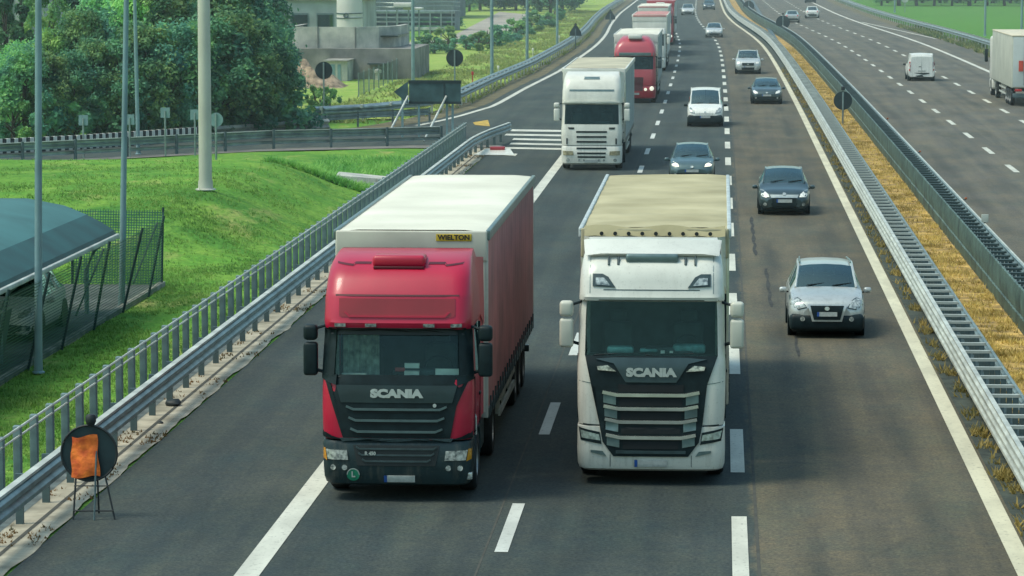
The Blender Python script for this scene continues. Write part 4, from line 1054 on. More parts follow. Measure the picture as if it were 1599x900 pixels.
# --- white highline lorry
def wh_decals(Dd, C, bvh):
    Dd('grille', [[(-1.10,2.17),(-1.02,2.02),(-.93,1.70),(-.86,1.06),(-.80,.74),(-.62,.50),(.62,.50),(.80,.74),(.86,1.06),(.93,1.70),(1.02,2.02),(1.10,2.17)]], M_blk, .03, .08, 4)
    Dd('badge_panel', [[(-.92,2.12),(-.62,2.05),(-.42,1.74),(.42,1.74),(.62,2.05),(.92,2.12),(.60,2.145),(-.60,2.145)]], mat('slate_panel', (.030,.056,.062), .4, .1, .1, 4, coat=.1), .055, .06)
    Dd('lettering_scania', None, M_letter, .072, .02, raw=shift(text_polys('SCANIA', .18, .012, width=.84), 0, 1.90))
    for z, w in ((1.50,.56),(1.27,.54),(1.05,.52),(.79,.50)):
        Dd('grille_slat', [[(-w-.25,z+.05),(-w,z),(w,z),(w+.25,z+.05),(w+.24,z+.10),(w,z+.055),(-w,z+.055),(-w-.24,z+.10)]], M_chrome, .075)
        Dd('grille_vane', [[(-w-.23,z-.10),(-w-.02,z-.14),(-w-.02,z+.0),(-w-.23,z+.05)]], M_trim, .05)
        Dd('grille_vane', [mir([(-w-.23,z-.10),(-w-.02,z-.14),(-w-.02,z+.0),(-w-.23,z+.05)])], M_trim, .05)
    for z, w in ((1.64,.54),(1.41,.52),(1.18,.50),(.94,.49),(.69,.46)):
        Dd('grille_recess', [rect(-w, w, z-.06, z+.06)], mat('near_black', (.004,.008,.010), .8), .042)
    Dd('bumper_trim', [rect(-.58,.58,.55,.60)], M_blk2, .055)
    for s in (1, -1):
        f = (lambda p: p) if s > 0 else mir
        Dd('position_lamp', [f([(.58,1.92),(.88,1.94),(.90,2.0),(.72,2.02)])], M_lamp, .068)
        Dd('headlight', [f([(.84,.76),(1.15,.80),(1.18,.93),(.86,.86)])], mat('dim_headlight', (.34,.42,.38), .15, .2, .3, 15, coat=.8), .022)
        Dd('headlight_frame', [f([(.82,.70),(1.17,.76),(1.205,.97),(.85,.90)])], M_blk, .016)
        Dd('panel_gap', [f([(.86,1.0),(1.21,1.02),(1.21,1.04),(.86,1.02)])], M_blk, .01)
        Dd('fog_lamp', [f([(.74,.50),(1.0,.56),(1.0,.60),(.80,.585)])], M_trim, .02)
        Dd('spot_lamp', [f([(.60,3.30),(.98,3.32),(.98,3.52),(.82,3.52),(.72,3.47)])], M_blk2, .02)
        Dd('spot_lens', [f([(.68,3.33),(.93,3.35),(.93,3.46),(.79,3.46)])], M_lamp, .035)
        MB().tube([(s*.72,.52,3.80),(s*.72,.40,3.66)], .018, 6).build('roof_bracket', M_blk2, C); MB().tube([(s*.56,.50,3.78),(s*.56,.41,3.66)], .022, 6).build('roof_bracket', M_blk2, C)
        MB().add([(s*1.18,.75,3.2),(s*1.2,2.0,3.2),(s*1.24,2.62,3.0),(s*1.22,2.62,3.95),(s*1.08,1.5,4.03),(s*1.14,.9,3.9)], [(0,1,2,3,4,5)]).add([(s*1.19,2.15,1.1),(s*1.22,2.66,1.1),(s*1.22,2.66,3.0),(s*1.19,2.15,3.1)], [(0,1,2,3)]).build('side_deflector', M_white, C)
    Dd('fairing_crease', [rect(-.80,.80,3.255,3.268)], M_blk2, .006)
    Dd('panel_gap', [rect(-1.12,1.12,3.085,3.098)], M_blk, .006)
    for s in (1, -1):
        Dd('panel_gap', [rect(min(s*1.02,s*1.03), max(s*1.02,s*1.03), 3.2, 3.78)], M_trim, .004)
        Dd('panel_gap', [(lambda p: p if s > 0 else mir(p))([(.93,1.70),(1.20,1.74),(1.20,1.75),(.93,1.712)])], M_trim, .006)
    MB().rbox(-.44,.44,.42,.52,3.70,3.84,.05).build('roof_light_bar', M_trim, C)
    MB().add([(-1.12,.55,3.80),(1.12,.55,3.80),(1.16,1.05,4.02),(-1.16,1.05,4.02),(-.85,.50,3.84),(.85,.50,3.84),(1.12,.95,4.04),(-1.12,.95,4.04)], [(0,1,5,4),(4,5,6,7),(1,2,6,5),(0,4,7,3),(2,3,7,6)]).build('roof_visor_lip', M_white, C)
    Dd('number_plate', [rect(-.27,.27,.32,.44)], M_plate, .03)
    Dd('plate_band', [rect(-.27,-.22,.32,.44)], M_plateb, .036)
    Dd('bumper_seam', [rect(-.68,-.67,.26,.52), rect(.67,.68,.26,.52)], M_blk2, .005)
M_tan = mat('tan_tarp_roof', (.42,.37,.22), .7, 0, .14, .6, bump=.4, bscale=2, dirt=(.30,.26,.14))
def wh_extra(Tr, t0, zt):
    vs = []
    n = 12
    for k in range(n+1):
        x = -1.22+2.44*k/n; vs += [(x, t0-.02, zt+.05+.03*math.sin(k*1.1)), (x, t0-.10, zt-.12+.015*math.sin(k*2.1))]
    MB().add(vs, [(2*i, 2*i+1, 2*i+3, 2*i+2) for i in range(n)]).build('tarp_flap', M_tan, Tr)
    for k in range(9): MB().disc((-.92+.235*k, t0-.115, zt-.07), .035, 'y', .02, 10).build('eyelet', M_black, Tr)
K_wh = dict(near='white', paint=M_white, bumpm=M_white, fairm=M_white, rad=.24, bow=.05, ws=(2.16,3.06),
    levels=[(1.02,.03,1.21),(1.3,.02,1.23),(1.7,.04,1.235),(2.0,.06,1.235),(2.10,.09,1.23),(2.16,.11,1.225),(2.4,.15,1.22),(2.7,.20,1.215),(2.9,.235,1.21),(3.06,.26,1.20),
            (3.08,.17,1.21),(3.14,.15,1.21),(3.2,.18,1.205),(3.4,.23,1.20),(3.55,.30,1.19,.28),(3.68,.42,1.17,.3),(3.80,.60,1.15,.32),(3.90,.85,1.13,.32),(3.97,1.3,1.12,.3),(3.98,1.9,1.1,.2)],
    bump=[(.24,.14,1.15),(.28,.05,1.20),(.36,.02,1.225),(.60,.0,1.235),(.92,.01,1.23),(.99,.012,1.228),(1.005,.05,1.20)],
    mirror=dict(z0=2.28, z1=3.06, split=2.78, m=mat('cream_mirror', (.50,.50,.43), .4, 0, .05)), decals=wh_decals,
    trailer=dict(side=mat('grey_curtain', (.30,.29,.25), .7, 0, .15, .8), roof=M_tan, frontm=mat('tan_headboard', (.36,.33,.21), .7, 0, .2, 2), railm=mat('pale_roof_rail', (.45,.50,.50), .5, .1), sag=1.6, top=4.06, extra=wh_extra))
make_lorry('articulated_lorry', (-1.12, 54.3, 0), 'white cabbed lorry with tan tarpaulin roof, nearest in the middle lane', K_wh)

# --- older white lorry
def old_decals(Dd, C, bvh):
    for z, w in ((1.56,.62),(1.36,.60),(1.16,.60),(.90,.60),(.70,.58),(.55,.56)):
        Dd('grille_slot', [rect(-w, w, z-.035, z+.035)], M_blk, .016)
    for s in (1, -1):
        f = (lambda p: p) if s > 0 else mir
        Dd('headlight', [f([(.72,.62),(1.14,.62),(1.16,.80),(.74,.78)])], mat('amber_grey_lamp', (.30,.27,.17), .2, .1, .3, 9, coat=.6), .022)
        Dd('corner_vent', [f([(.96,1.06),(1.02,1.06),(1.02,1.30),(.96,1.30)])], M_black, .014)
        Dd('upper_vent', [f([(.70,1.66),(.92,1.66),(.95,1.74),(.70,1.74)])], M_black, .014)
        Dd('fog_lamp', [circ(s*.95,.42,.07)], M_lamp, .02)
        MB().add([(s*1.18,.75,2.9),(s*1.2,2.0,2.9),(s*1.24,2.62,2.8),(s*1.22,2.62,3.85),(s*1.08,1.5,3.95),(s*1.12,.9,3.8)], [(0,1,2,3,4,5)]).build('side_deflector', M_white2, C)
    Dd('roof_sign', [rect(-.32,.32,3.66,3.76)], M_trim, .02)
    Dd('fairing_groove', [rect(-.90,.90,3.19,3.26)], M_trim, .01)
    Dd('sun_visor', [[(-1.10,2.66),(1.10,2.66),(1.13,2.78),(-1.13,2.78)]], M_white2, .08, .06)
    Dd('number_plate', [rect(-.26,.26,.32,.44)], M_plate, .03)
    for x in (-.5,-.3,.3,.5): Dd('bumper_lamp', [circ(x,.42,.045)], M_lamp, .02)
K_old = dict(paint=M_white2, bumpm=M_white2, fairm=M_white2, rad=.26, bow=.05, ws=(1.86,2.68),
    levels=[(1.02,.03,1.20),(1.3,.02,1.23),(1.6,.04,1.235),(1.86,.08,1.225),(2.1,.12,1.22),(2.4,.18,1.21),(2.68,.23,1.20),(2.70,.14,1.205),(2.8,.13,1.20),(3.2,.20,1.19),(3.3,.24,1.18),(3.55,.36,1.16,.3),(3.72,.52,1.13,.32),(3.82,.75,1.10,.32),(3.90,1.2,1.06,.3),(3.92,1.9,1.04,.2)],
    bump=[(.24,.14,1.14),(.30,.04,1.20),(.60,.0,1.22),(.92,.01,1.22),(1.0,.06,1.20)],
    mirror=dict(z0=1.98, z1=2.72, split=2.50, m=M_white2), decals=old_decals,
    trailer=dict(side=mat('blue_grey_curtain', (.25,.31,.32), .6, 0, .12, .8), roof=mat('dusty_cream_roof', (.46,.42,.30), .7, 0, .15, .6), frontm=M_white2, railm=M_white2, sag=.8, top=4.0))
make_lorry('articulated_lorry', (-5.17, 132.6, 0), 'all white older lorry passing the striped gore, third lorry from the camera', K_old)
# --- red round topped lorry
def rr_decals(Dd, C, bvh):
    Dd('grille', [[(-.80,1.50),(-.72,.72),(.45,.72),(.50,1.50)]], mat('dark_maroon_grille', (.07,.012,.018), .5), .016)
    Dd('white_band', [rect(-1.1,1.1,2.74,2.92)], M_trim, .02)
    for s in (1, -1):
        f = (lambda p: p) if s > 0 else mir
        Dd('headlight', [circ(s*.98,.85,.13)], M_lampon, .03); Dd('headlight', [circ(s*.62,.80,.09)], M_lampon, .03)
    Dd('number_plate', [rect(-.26,.26,.48,.60)], M_plate, .03)
    MB().rbox(-.40,.40,.40,.80,3.68,3.96,.08).build('roof_sign_box', M_white2, C)
M_redp = mat('pinkish_red_paint', (.42,.05,.07), .35, 0, .08, 1.3, coat=.4)
K_rr = dict(paint=M_redp, bumpm=M_red2, fairm=M_red2, rad=.3, bow=.07, ws=(1.95,2.70),
    levels=[(1.02,.03,1.18),(1.3,.02,1.22),(1.6,.04,1.225),(1.95,.08,1.215),(2.3,.14,1.21),(2.70,.22,1.20),(2.72,.12,1.21),(2.9,.12,1.21),(3.0,.16,1.20),(3.2,.22,1.16,.34),(3.45,.36,1.06,.4),(3.65,.58,.92,.42),(3.78,.9,.80,.42),(3.84,1.3,.72,.4),(3.86,1.9,.7,.2)],
    bump=[(.26,.14,1.12),(.32,.04,1.18),(.60,.0,1.20),(.92,.01,1.20),(1.0,.06,1.18)],
    mirror=dict(z0=2.0, z1=2.7, split=2.5, m=M_blk2), decals=rr_decals,
    trailer=dict(side=MATS['blue_grey_curtain'], roof=M_roofw, frontm=M_white2, railm=M_white2, sag=.3, top=3.9))
make_lorry('articulated_lorry', (-4.95, 191, 0), 'red lorry with rounded roof and white sign box behind the older white one', K_rr)
# --- white box lorries at the back of the queue
def wb_decals(Dd, C, bvh):
    for z in (1.5,1.3,1.1): Dd('grille_slot', [rect(-.6,.6,z-.04,z+.04)], M_blk2, .016)
    Dd('lower_grille', [rect(-.6,.6,.6,.9)], M_blk2, .016)
    for s in (1, -1): Dd('headlight', [circ(s*.95,.75,.14)], M_lamp, .02)
    Dd('number_plate', [rect(-.26,.26,.35,.47)], M_plate, .03)
def stripe(m, z0=-.42, z1=-.02, hw=1.22):
    def ex(Tr, t0, zt):
        MB().rbox(-hw, hw, t0-.07, t0-.045, zt+z0, zt+z1, .01).build('front_stripe', m, Tr)
    return ex
K_wb = dict(K_old); K_wb.update(decals=wb_decals, levels=[(z, y, w) for z, y, w in ((1.02,.03,1.20),(1.3,.02,1.23),(1.6,.04,1.235),(1.86,.08,1.225),(2.1,.12,1.22),(2.4,.18,1.21),(2.68,.23,1.20),(2.70,.14,1.205),(2.8,.16,1.20),(3.0,.3,1.15),(3.1,.6,1.1),(3.12,1.9,1.05))],
    trailer=dict(side=mat('pale_grey_curtain', (.48,.50,.48), .6, 0, .1, .8), roof=mat('faded_pink_roof', (.50,.22,.20), .7), frontm=M_white2, railm=M_white2, sag=.3, top=4.05, extra=stripe(MATS['faded_pink_roof'], -.14, .0)))
c0 = G(1013, 112)
make_lorry('articulated_lorry', (c0.x, c0.y, 0), 'white lorry with red edged box roof right behind the round roofed red one', K_wb)
K2 = dict(K_wb); K2['trailer'] = dict(side=MATS['pale_grey_curtain'], roof=M_roofw, frontm=M_white2, railm=M_white2, sag=.3, top=4.1, extra=stripe(MATS['faded_pink_roof'], -.12, .0))
make_lorry('articulated_lorry', (-5.65, 274, 0), 'cream fronted lorry last but one of the queue in the slow lane', K2)
K3 = dict(K_rr); K3['trailer'] = dict(side=MATS['pale_grey_curtain'], roof=M_redp, frontm=M_redp, railm=M_redp, sag=.3, top=4.05)
make_lorry('articulated_lorry', (-5.6, 306, 0), 'farthest lorry of the queue, red topped and cut by the top edge', K3)

# --- white box trailer lorry driving away, right edge
def away_lorry():
    c = G(1577, 160)
    x0 = 16.42; y0 = 188.0
    root = empty('articulated_lorry', (x0+1.28, y0, 0), 'pale box trailer lorry driving away, cut by the right edge', 'lorry')
    b = MB().rbox(-1.28,1.28,.02,13.6,1.05,4.0,.05)
    m = mat('pale_box_side', (.46,.47,.40), .5, 0, .1, .8)
    T = b.build('trailer', m, root)
    MB().rbox(-1.22,1.22,-.02,.03,1.12,3.93,.01).build('rear_door', mat('rear_door_white', (.52,.56,.54), .45, 0, .06, 1.5), T)
    MB().box(-.008,.008,-.035,-.02,1.15,3.9).box(-.62,-.60,-.05,-.02,1.2,3.85).box(.60,.62,-.05,-.02,1.2,3.85).build('door_bar', M_trim, T)
    MB().rbox(-1.3,1.3,-.03,13.62,3.96,4.04,.02).build('roof_sheet', mat('cream_box_roof', (.60,.54,.40), .6), T)
    MB().box(-.9,-.65,-.06,-.03,2.0,2.6).build('warning_plate', mat('orange_red_plate', (.6,.06,.03), .5), T)
    MB().box(-.55,-.1,-.05,-.03,1.95,2.2).build('yellow_plate', mat('yellow_board', (.6,.45,.08), .5), T)
    for z, t, s in ((3.35,'Fer',.42),(3.0,'Tra',.38)):
        vs, fs = text_polys(t, s, .01); MB().add([(v.x+.1, -.04, v.y+z) for v in vs], fs).build('lettering', mat('blue_grey_letter', (.12,.2,.22), .6), T)
    MB().rbox(-1.2,1.2,.05,.2,.5,.75,.03).build('rear_bar', M_galvd, T)
    for s in (-1, 1): MB().rbox(s*.9-.2, s*.9+.2, -.01, .06, .86, 1.0, .02).build('tail_light', M_tail, T)
    MB().box(-.45,.45,.5,13,.8,1.05).build('chassis', M_blk, T)
    MB().box(-1.22,-1.18,4.5,9,.5,.6).box(-1.22,-1.18,4.5,9,.8,.9).build('underrun_guard', M_galvw, T)
    for wy in (1.7,3.0,4.3,11.5,15.2):
        for s in (-1, 1): wheel(root, s*1.08, wy, .5, .28, s)
    C = MB().rbox(-1.22,1.22,14.1,16.4,.9,3.6,.2).rbox(-1.2,1.2,14.3,16.5,.4,1.0,.1).build('cab', M_white2, root)
    for s in (-1, 1): MB().rbox(s*1.45-.1, s*1.45+.1, 15.9, 16.1, 2.0, 2.8, .05).build('mirror', M_blk, C)
    for wy in (16.0,):
        pass
    return root
away_lorry()

# ================================================================== STREET FURNITURE
def gp_(px, py, h=0): p = G(px, py, h); return p.x, p.y
# orange covered tripod sign, near left
c = G(141, 812)
X0, Y0 = c.x, c.y
t = empty('tripod_sign', (X0, Y0, 0), 'round sign on a black tripod with orange cloth over it, beside the gutter', 'road sign')
cz = 1.0; r = .44
MB().disc((-.05,.25,cz+.02), r, 'y', .03, 36).build('sign_disc', M_signb, t)
MB().tube([(-.05+r*math.cos(a), .235, cz+.02+r*math.sin(a)) for a in [math.tau*k/32 for k in range(33)]], .02, 6, False).build('sign_rim', M_black, t)
vs, fs = [], []
for i in range(9):
    for j in range(11):
        u, w = i/8, j/10
        x = -.32+.40*u+.06*(1-w)*(u-.2); z = cz-.36+.64*w+.035*u*(1 if w > .5 else .4)-.02*math.sin(u*6)
        vs.append((x+.012*math.sin(w*9), .20-.05*math.sin(u*math.pi)*(.6+.4*math.sin(w*7))-.012*math.sin(u*13+w*5), z))
for i in range(8):
    for j in range(10): fs.append((i*11+j, (i+1)*11+j, (i+1)*11+j+1, i*11+j+1))
cl = MB().add(vs, fs).build('orange_cloth', M_orange, None, 80); cl.location = (X0, Y0, 0)
tag(cl, 'orange cloth tied over the face of the tripod sign', 'cloth')
ln = empty('warning_lamp', (X0, Y0, 0), 'small black warning lamp on top of the tripod sign', 'lamp')
MB().lathe([(.001,-.08),(.06,-.08),(.085,-.03),(.085,.04),(.06,.08),(.001,.09)], (-.02,.25,cz+.55), 'z', 16).build('lamp_body', M_black, ln); MB().box(-.05,.01,.22,.28,cz+.44,cz+.48).build('clamp', M_black, ln)
for a, b in (((-.26,.24,cz-.3),(-.27,.0,0)),((.20,.24,cz-.34),(.38,.05,0)),((.05,.26,cz+.4),(.02,.62,0))):
    MB().tube([a, b], .016, 6).build('leg', M_black, t)
MB().tube([(-.27,.0,.14),(.36,.05,.14)], .014, 6).build('crossbar', M_black, t); MB().tube([(-.27,.1,.52),(.27,.12,.52)], .010, 6).build('crossbar', M_black, t)
MB().tube([(.07,-.05,0),(.07,.22,cz+.1)], .016, 6).build('brace', M_galvd, t)

# arrow board seen from behind
p = G(652, 226)
t = empty('arrow_sign', (p.x, 155.5, 0), 'large dark arrow shaped sign board seen from behind on slanting props', 'road sign')
s_ = 155.5/5150
def bx(px): return (px-652)*s_
def bz(py): return 8.9-(py+80)*s_
MB().prism([(bx(620),bz(127)),(bx(620),bz(162)),(bx(598),bz(143))], -.03, .03).prism([(bx(622),bz(125)),(bx(703),bz(125)),(bx(703),bz(161)),(bx(622),bz(161))], -.04, .04).build('board', M_board, t)
MB().box(bx(621),bx(704),-.07,-.03,bz(130),bz(125)).box(bx(621),bx(704),-.07,-.03,bz(162),bz(158)).box(bx(676),bx(679),-.07,-.04,bz(158),bz(130)).build('board_frame', M_signb, t)
for px in (611,637,681,690): MB().box(bx(px)-.05,bx(px)+.05,.04,.14,0,bz(140)).build('post', M_pole, t)
for a, b in ((617,588),(677,648)): MB().tube([(bx(a)+.1,-.05,bz(150)),(bx(b)+.2,-3.4,0.02)], .055, 6).build('prop', M_galvw, t)

def round_sign(px, cy_, Y, r, label, hz=None, knob=False, m=M_signb):
    x = (px-1127)*Y/F; h = 8.9-(cy_+80)*Y/F
    t = empty('road_sign', (x, Y, 0), label, 'road sign')
    MB().disc((0,0,h), r, 'y', .03, 28).build('sign_disc', m, t)
    MB().tube([(0,-.05,0),(0,-.05,h+r*.9)], .045, 8).build('post', M_galv, t)
    if knob: MB().lathe([(.001,-.12),(.1,-.08),(.1,.08),(.001,.12)], (0,0,h+r+.15), 'z', 12).build('lamp', M_black, t)
round_sign(506, 110, 173, .46, 'dark round sign back on a pale post in front of the concrete plant')
round_sign(712, 90, 192, .50, 'dark round sign back on a pale post behind the exit lane rail')
round_sign(1317, 155, 168, .47, 'round black sign back with a lamp on top standing in the straw median', knob=True)
round_sign(1223, 34, 342, .72, 'distant dark round sign back beside the far median barrier', knob=True)
round_sign(1170, 9, 458, .75, 'farthest dark sign back in the median near the top edge')
round_sign(335, 188, 138, .30, 'small grey round sign back just right of the pale mast', m=M_pole)
def tri_sign(px, cy_, Y, w, h_, label):
    x = (px-1127)*Y/F; h = 8.9-(cy_+80)*Y/F
    t = empty('road_sign', (x, Y, 0), label, 'road sign')
    MB().prism([(-w,h-h_*.6),(w,h-h_*.6),(w*.9,h-h_*.1),(w*.25,h+h_*.7),(-w*.25,h+h_*.7),(-w*.9,h-h_*.1)], -.02, .02).build('sign_plate', M_signb, t)
    MB().tube([(0,-.05,0),(0,-.05,h+h_*.3)], .05, 8).build('post', M_galvd, t); MB().disc((0,0,h+h_*.85), .12, 'y', .1, 12).build('lamp', M_black, t)
tri_sign(901, 48, 294, .55, .7, 'dark warning sign back on the grassy bank beyond the exit lane')
tri_sign(955, 24, 392, .62, .75, 'small dark warning sign back at the bend of the exit lane rail')
for k, px, cyy in ((0,124,190),(1,194,190),(2,247,180),(3,291,184)):
    Y = 139.5; x = (px-1127)*Y/F
    t = empty('marker_sign', (x, Y+.6*k, 0), ('narrow grey sign back on a thin post, leftmost before the trees','narrow grey sign back close beside the twin lamp posts','grey square sign back left of the pale mast','slim grey sign back nearest the pale mast')[k], 'road sign')
    h = 8.9-(cyy+80)*Y/F
    MB().box(-.2,.2,-.02,.02,h-.2,h+.24).build('sign_plate', M_pole, t); MB().tube([(0,-.04,0),(0,-.04,h+.1)], .04, 8).build('post', M_galv, t)

# lamp posts and masts
def pole(name, x, y, z0, r0, r1, H, m, label, lean=(0,0), arm=None):
    t = empty(name, (x, y, z0), label, 'lamp post')
    MB().tube([(lean[0]*k/6, lean[1]*k/6, H*k/6) for k in range(7)], [r0+(r1-r0)*k/6 for k in range(7)], 14).build('shaft', m, t, 60)
    MB().lathe([(r0*1.6,0),(r0*1.6,.03),(r0*1.15,.05),(r0*1.1,.3)], (0,0,0), 'z', 14).build('base_collar', m, t)
    if arm: 
        MB().tube([(lean[0], lean[1], H),(lean[0]+arm*.5, lean[1], H+.25),(lean[0]+arm, lean[1], H+.3)], .04, 8).build('arm', m, t)
        MB().rbox(lean[0]+arm-.1, lean[0]+arm+.6, lean[1]-.15, lean[1]+.15, H+.24, H+.36, .04).build('lamp_head', M_trim, t)
    else: MB().rbox(lean[0]-.5, lean[0]+.5, lean[1]-.12, lean[1]+.12, H, H+.14, .04).build('lamp_head', M_trim, t)
    return t
p = G(60, 583); pole('lamp_post', p.x, p.y, 0, .085, .065, 9.5, M_pole, 'blue grey lamp post rising in front of the curved shelter', (.14,0), 1.2)
p = G(190, 480); pole('lamp_post', p.x, p.y, 0, .08, .06, 9.5, M_pole, 'blue grey lamp post beside the leaning wire fence', (.26,0), 1.2)
pole('lamp_post', (211-1127)*142/F, 142, 0, .09, .07, 10, M_pole, 'thin lamp post behind the ramp just right of the nearer one', (-.12,0))
p = G(321, 299, 1.25); pole('light_mast', p.x, p.y, gz(p.x, p.y), .21, .17, 16, M_polel, 'thick pale mast standing on the grassy mound')
for px, yb, lab in ((645,132,'slim grey lamp post rising behind the arrow board'),(768,128,'slim grey lamp post behind the exit rail, left of two tall ones'),(823,100,'slim grey lamp post with a base box behind the exit rail'),(870,76,'thin faint lamp post farther along the exit rail')):
    p = G(px, yb); pole('lamp_post', p.x, p.y, 0, .12, .10, 11, M_pole, lab)
for px, yb, lab in ((1397,20,'thin lamp post beyond the far right rail, leftmost of three'),(1538,57,'grey lamp post in the green field left of the departing lorry'),(1595,60,'grey lamp post in the green field above the departing lorry')):
    p = G(px, yb); pole('lamp_post', p.x, p.y, 0, .12, .10, 11, M_pole, lab)
p = G(1413, 20); t = empty('road_sign', (p.x, p.y, 0), 'small pale round sign beyond the far right rail', 'road sign')
MB().disc((0,0,1.9), .5, 'y', .03).build('sign_disc', M_galvw, t); MB().tube([(0,.05,0),(0,.05,1.9)], .05, 8).build('post', M_galv, t)
# small delineators on the bank
for px, py, m_, lab in ((778,122,M_white2,'little white post with round head on the bank by the exit rail'),(832,92,M_white2,'little white post on the bank behind the base box lamp'),(873,70,M_white2,'tiny white post farthest up the exit bank'),(738,132,M_tail,'short red marker stake in the rough grass')):
    p = G(px, py); t = empty('marker_post', (p.x, p.y, 0), lab, 'marker post')
    MB().tube([(0,0,0),(0,0,.7)], .03, 8).build('post', m_, t); MB().rbox(-.08,.08,-.04,.04,.6,.85,.04).build('head', m_, t)
# fallen board with red edge on the gore
p = G(775, 240); t = empty('fallen_board', (p.x, p.y-.3, .02), 'fallen white and red board on the tarmac at the rail nose', 'board')
MB().add([(-.9,-1.2,.02),(.9,-1.3,.02),(.55,1.2,.14),(-.5,1.3,.14),(-.9,-1.2,.0),(.9,-1.3,.0),(.55,1.2,.10),(-.5,1.3,.10)], [(0,1,2,3),(4,7,6,5),(0,4,5,1),(1,5,6,2),(2,6,7,3),(3,7,4,0)]).build('panel', M_white2, t)
MB().rbox(-.3,.35,.6,1.0,.10,.26,.04).build('red_edge', M_red2, t)
# wheel-side small debris on the gutter
for px, py, s, lab in ((271,634,.16,'dark lump of debris on the sandy gutter'),(250,662,.06,'tiny dark pebble lying on the sandy gutter')):
    p = G(px, py); bmx = bmesh.new(); bmesh.ops.create_icosphere(bmx, subdivisions=2, radius=s)
    for v in bmx.verts: v.co *= 1+.35*noise.noise(v.co*12); v.co.z *= .55
    me = bpy.data.meshes.new('debris'); bmx.to_mesh(me); bmx.free()
    tag(link('debris', me, M_black, None, 40, (p.x, p.y, s*.35)), lab, 'debris')

# ---------------- yard, shelter, leaning fence
prof = [(-14.72,1.92),(-14.78,2.05),(-15.05,2.22),(-15.45,2.43),(-16.0,2.65),(-16.9,2.82),(-18.2,2.82),(-20.0,2.7)]
t = empty('shelter', (0,0,0), 'curved dark teal canopy shelter over the fenced yard', 'shelter')
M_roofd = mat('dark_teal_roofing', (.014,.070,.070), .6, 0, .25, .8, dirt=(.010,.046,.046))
M_rooft = mat('teal_roofing_sky_sheen', (.040,.135,.135), .6, 0, .15, .6)  # paler copy of the roofing, with the sky's reflection put into its colour
def roofpart(a, b, y0, y1, nm, m, sk=0):
    vs = []
    for (x, z) in prof[a:b+1]: vs += [(x, y0, z),(x, y1-max(0,(-14.2-x))*.0, z),(x, y0, z-.06),(x, y1, z-.06)]
    n_ = b-a; fs = []
    for i in range(n_):
        fs += [(4*i,4*i+1,4*i+5,4*i+4),(4*i+2,4*i+6,4*i+7,4*i+3),(4*i+1,4*i+3,4*i+7,4*i+5),(4*i,4*i+4,4*i+6,4*i+2)]
    MB().add(vs, fs).build(nm, m, t, 25)
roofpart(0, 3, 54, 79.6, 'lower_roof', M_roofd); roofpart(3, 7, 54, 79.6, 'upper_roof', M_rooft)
MB().rbox(-14.76,-14.66,54,79.7,1.85,1.96,.02).build('gutter', M_galvw, t)
for y in (60.5,69.5,79.2): MB().tube([(-15.4,y,0),(-15.4,y,1.1),(-15.2,y,1.6),(-14.80,y,1.93)], .06, 8).build('post', M_pole, t)
for y in (60.5,69.5,79.2): MB().tube([(-19,y,0),(-19,y,2.7)], .06, 8).build('post', M_pole, t)
# leaning wire fence
t = empty('wire_fence', (0,0,0), 'leaning dark green wire fence around the yard', 'fence')
M_dg = mat('dark_green_post', (.010,.040,.038), .6, .1)
fposts = [(-14.62, y) for y in (58.2,61.6,65,68.6,72.2,76,79.8,83.4)]+[(-14.75,86.2)]
for i, (x, y) in enumerate(fposts):
    ln_ = .42+.06*math.sin(i*2.3) if i < 8 else .03
    MB().tube([(x,y,0),(x+ln_*.55,y+.1,1.15),(x+ln_,y+.2,2.08)], .033, 8).build('post', M_dg, t)
for i, y in ((7, 83.4),(5,76)): MB().tube([(-14.6+.2,y+.2,1.9),(-14.6,y-2.2,.6)], .025, 6).build('stay', M_dg, t)
def mesh_mat():
    m, nt, p = base_mat('wire_mesh')
    out = nt.nodes['Material Output']
    tc = nd(nt, 'ShaderNodeTexCoord').outputs['UV']
    ws = []
    for ax in (0, 1):
        sp = nd(nt, 'ShaderNodeSeparateXYZ'); nt.links.new(tc, sp.inputs[0])
        a = nd(nt, 'ShaderNodeMath', operation='MULTIPLY'); a.inputs[1].default_value = 14; nt.links.new(sp.outputs[ax], a.inputs[0])
        f_ = nd(nt, 'ShaderNodeMath', operation='FRACT'); nt.links.new(a.outputs[0], f_.inputs[0])
        g__ = nd(nt, 'ShaderNodeMath', operation='LESS_THAN'); g__.inputs[1].default_value = .28; nt.links.new(f_.outputs[0], g__.inputs[0]); ws.append(g__)
    mx = nd(nt, 'ShaderNodeMath', operation='MAXIMUM'); nt.links.new(ws[0].outputs[0], mx.inputs[0]); nt.links.new(ws[1].outputs[0], mx.inputs[1])
    tr = nd(nt, 'ShaderNodeBsdfTransparent'); ms = nd(nt, 'ShaderNodeMixShader')
    nt.links.new(mx.outputs[0], ms.inputs[0]); nt.links.new(tr.outputs[0], ms.inputs[1]); nt.links.new(p.outputs[0], ms.inputs[2]); nt.links.new(ms.outputs[0], out.inputs['Surface'])
    p.inputs['Base Color'].default_value = (.01,.09,.075,1); return m
WM = mesh_mat()
def netting(a, b, la, lb, name='netting'):
    me = mesh_pf(name, [(a[0],a[1],.05),(b[0],b[1],.05),(b[0]+lb,b[1]+.2,2.0),(a[0]+la,a[1]+.2,2.0)], [(0,1,2,3)])
    u = me.uv_layers.new(name='UVMap'); L_ = math.dist(a, b)
    for li, c in zip(range(4), ((0,0),(L_,0),(L_,2),(0,2))): u.data[li].uv = c
    link(name, me, WM, t)
for i in range(8): netting(fposts[i], fposts[i+1], .42 if i < 8 else .03, .42 if i < 7 else .03)
netting(fposts[8], (-17.2, 86.5), .03, .03); MB().tube([(-17.2,86.5,0),(-17.2,86.5,2.05)], .033, 8).build('post', M_dg, t)
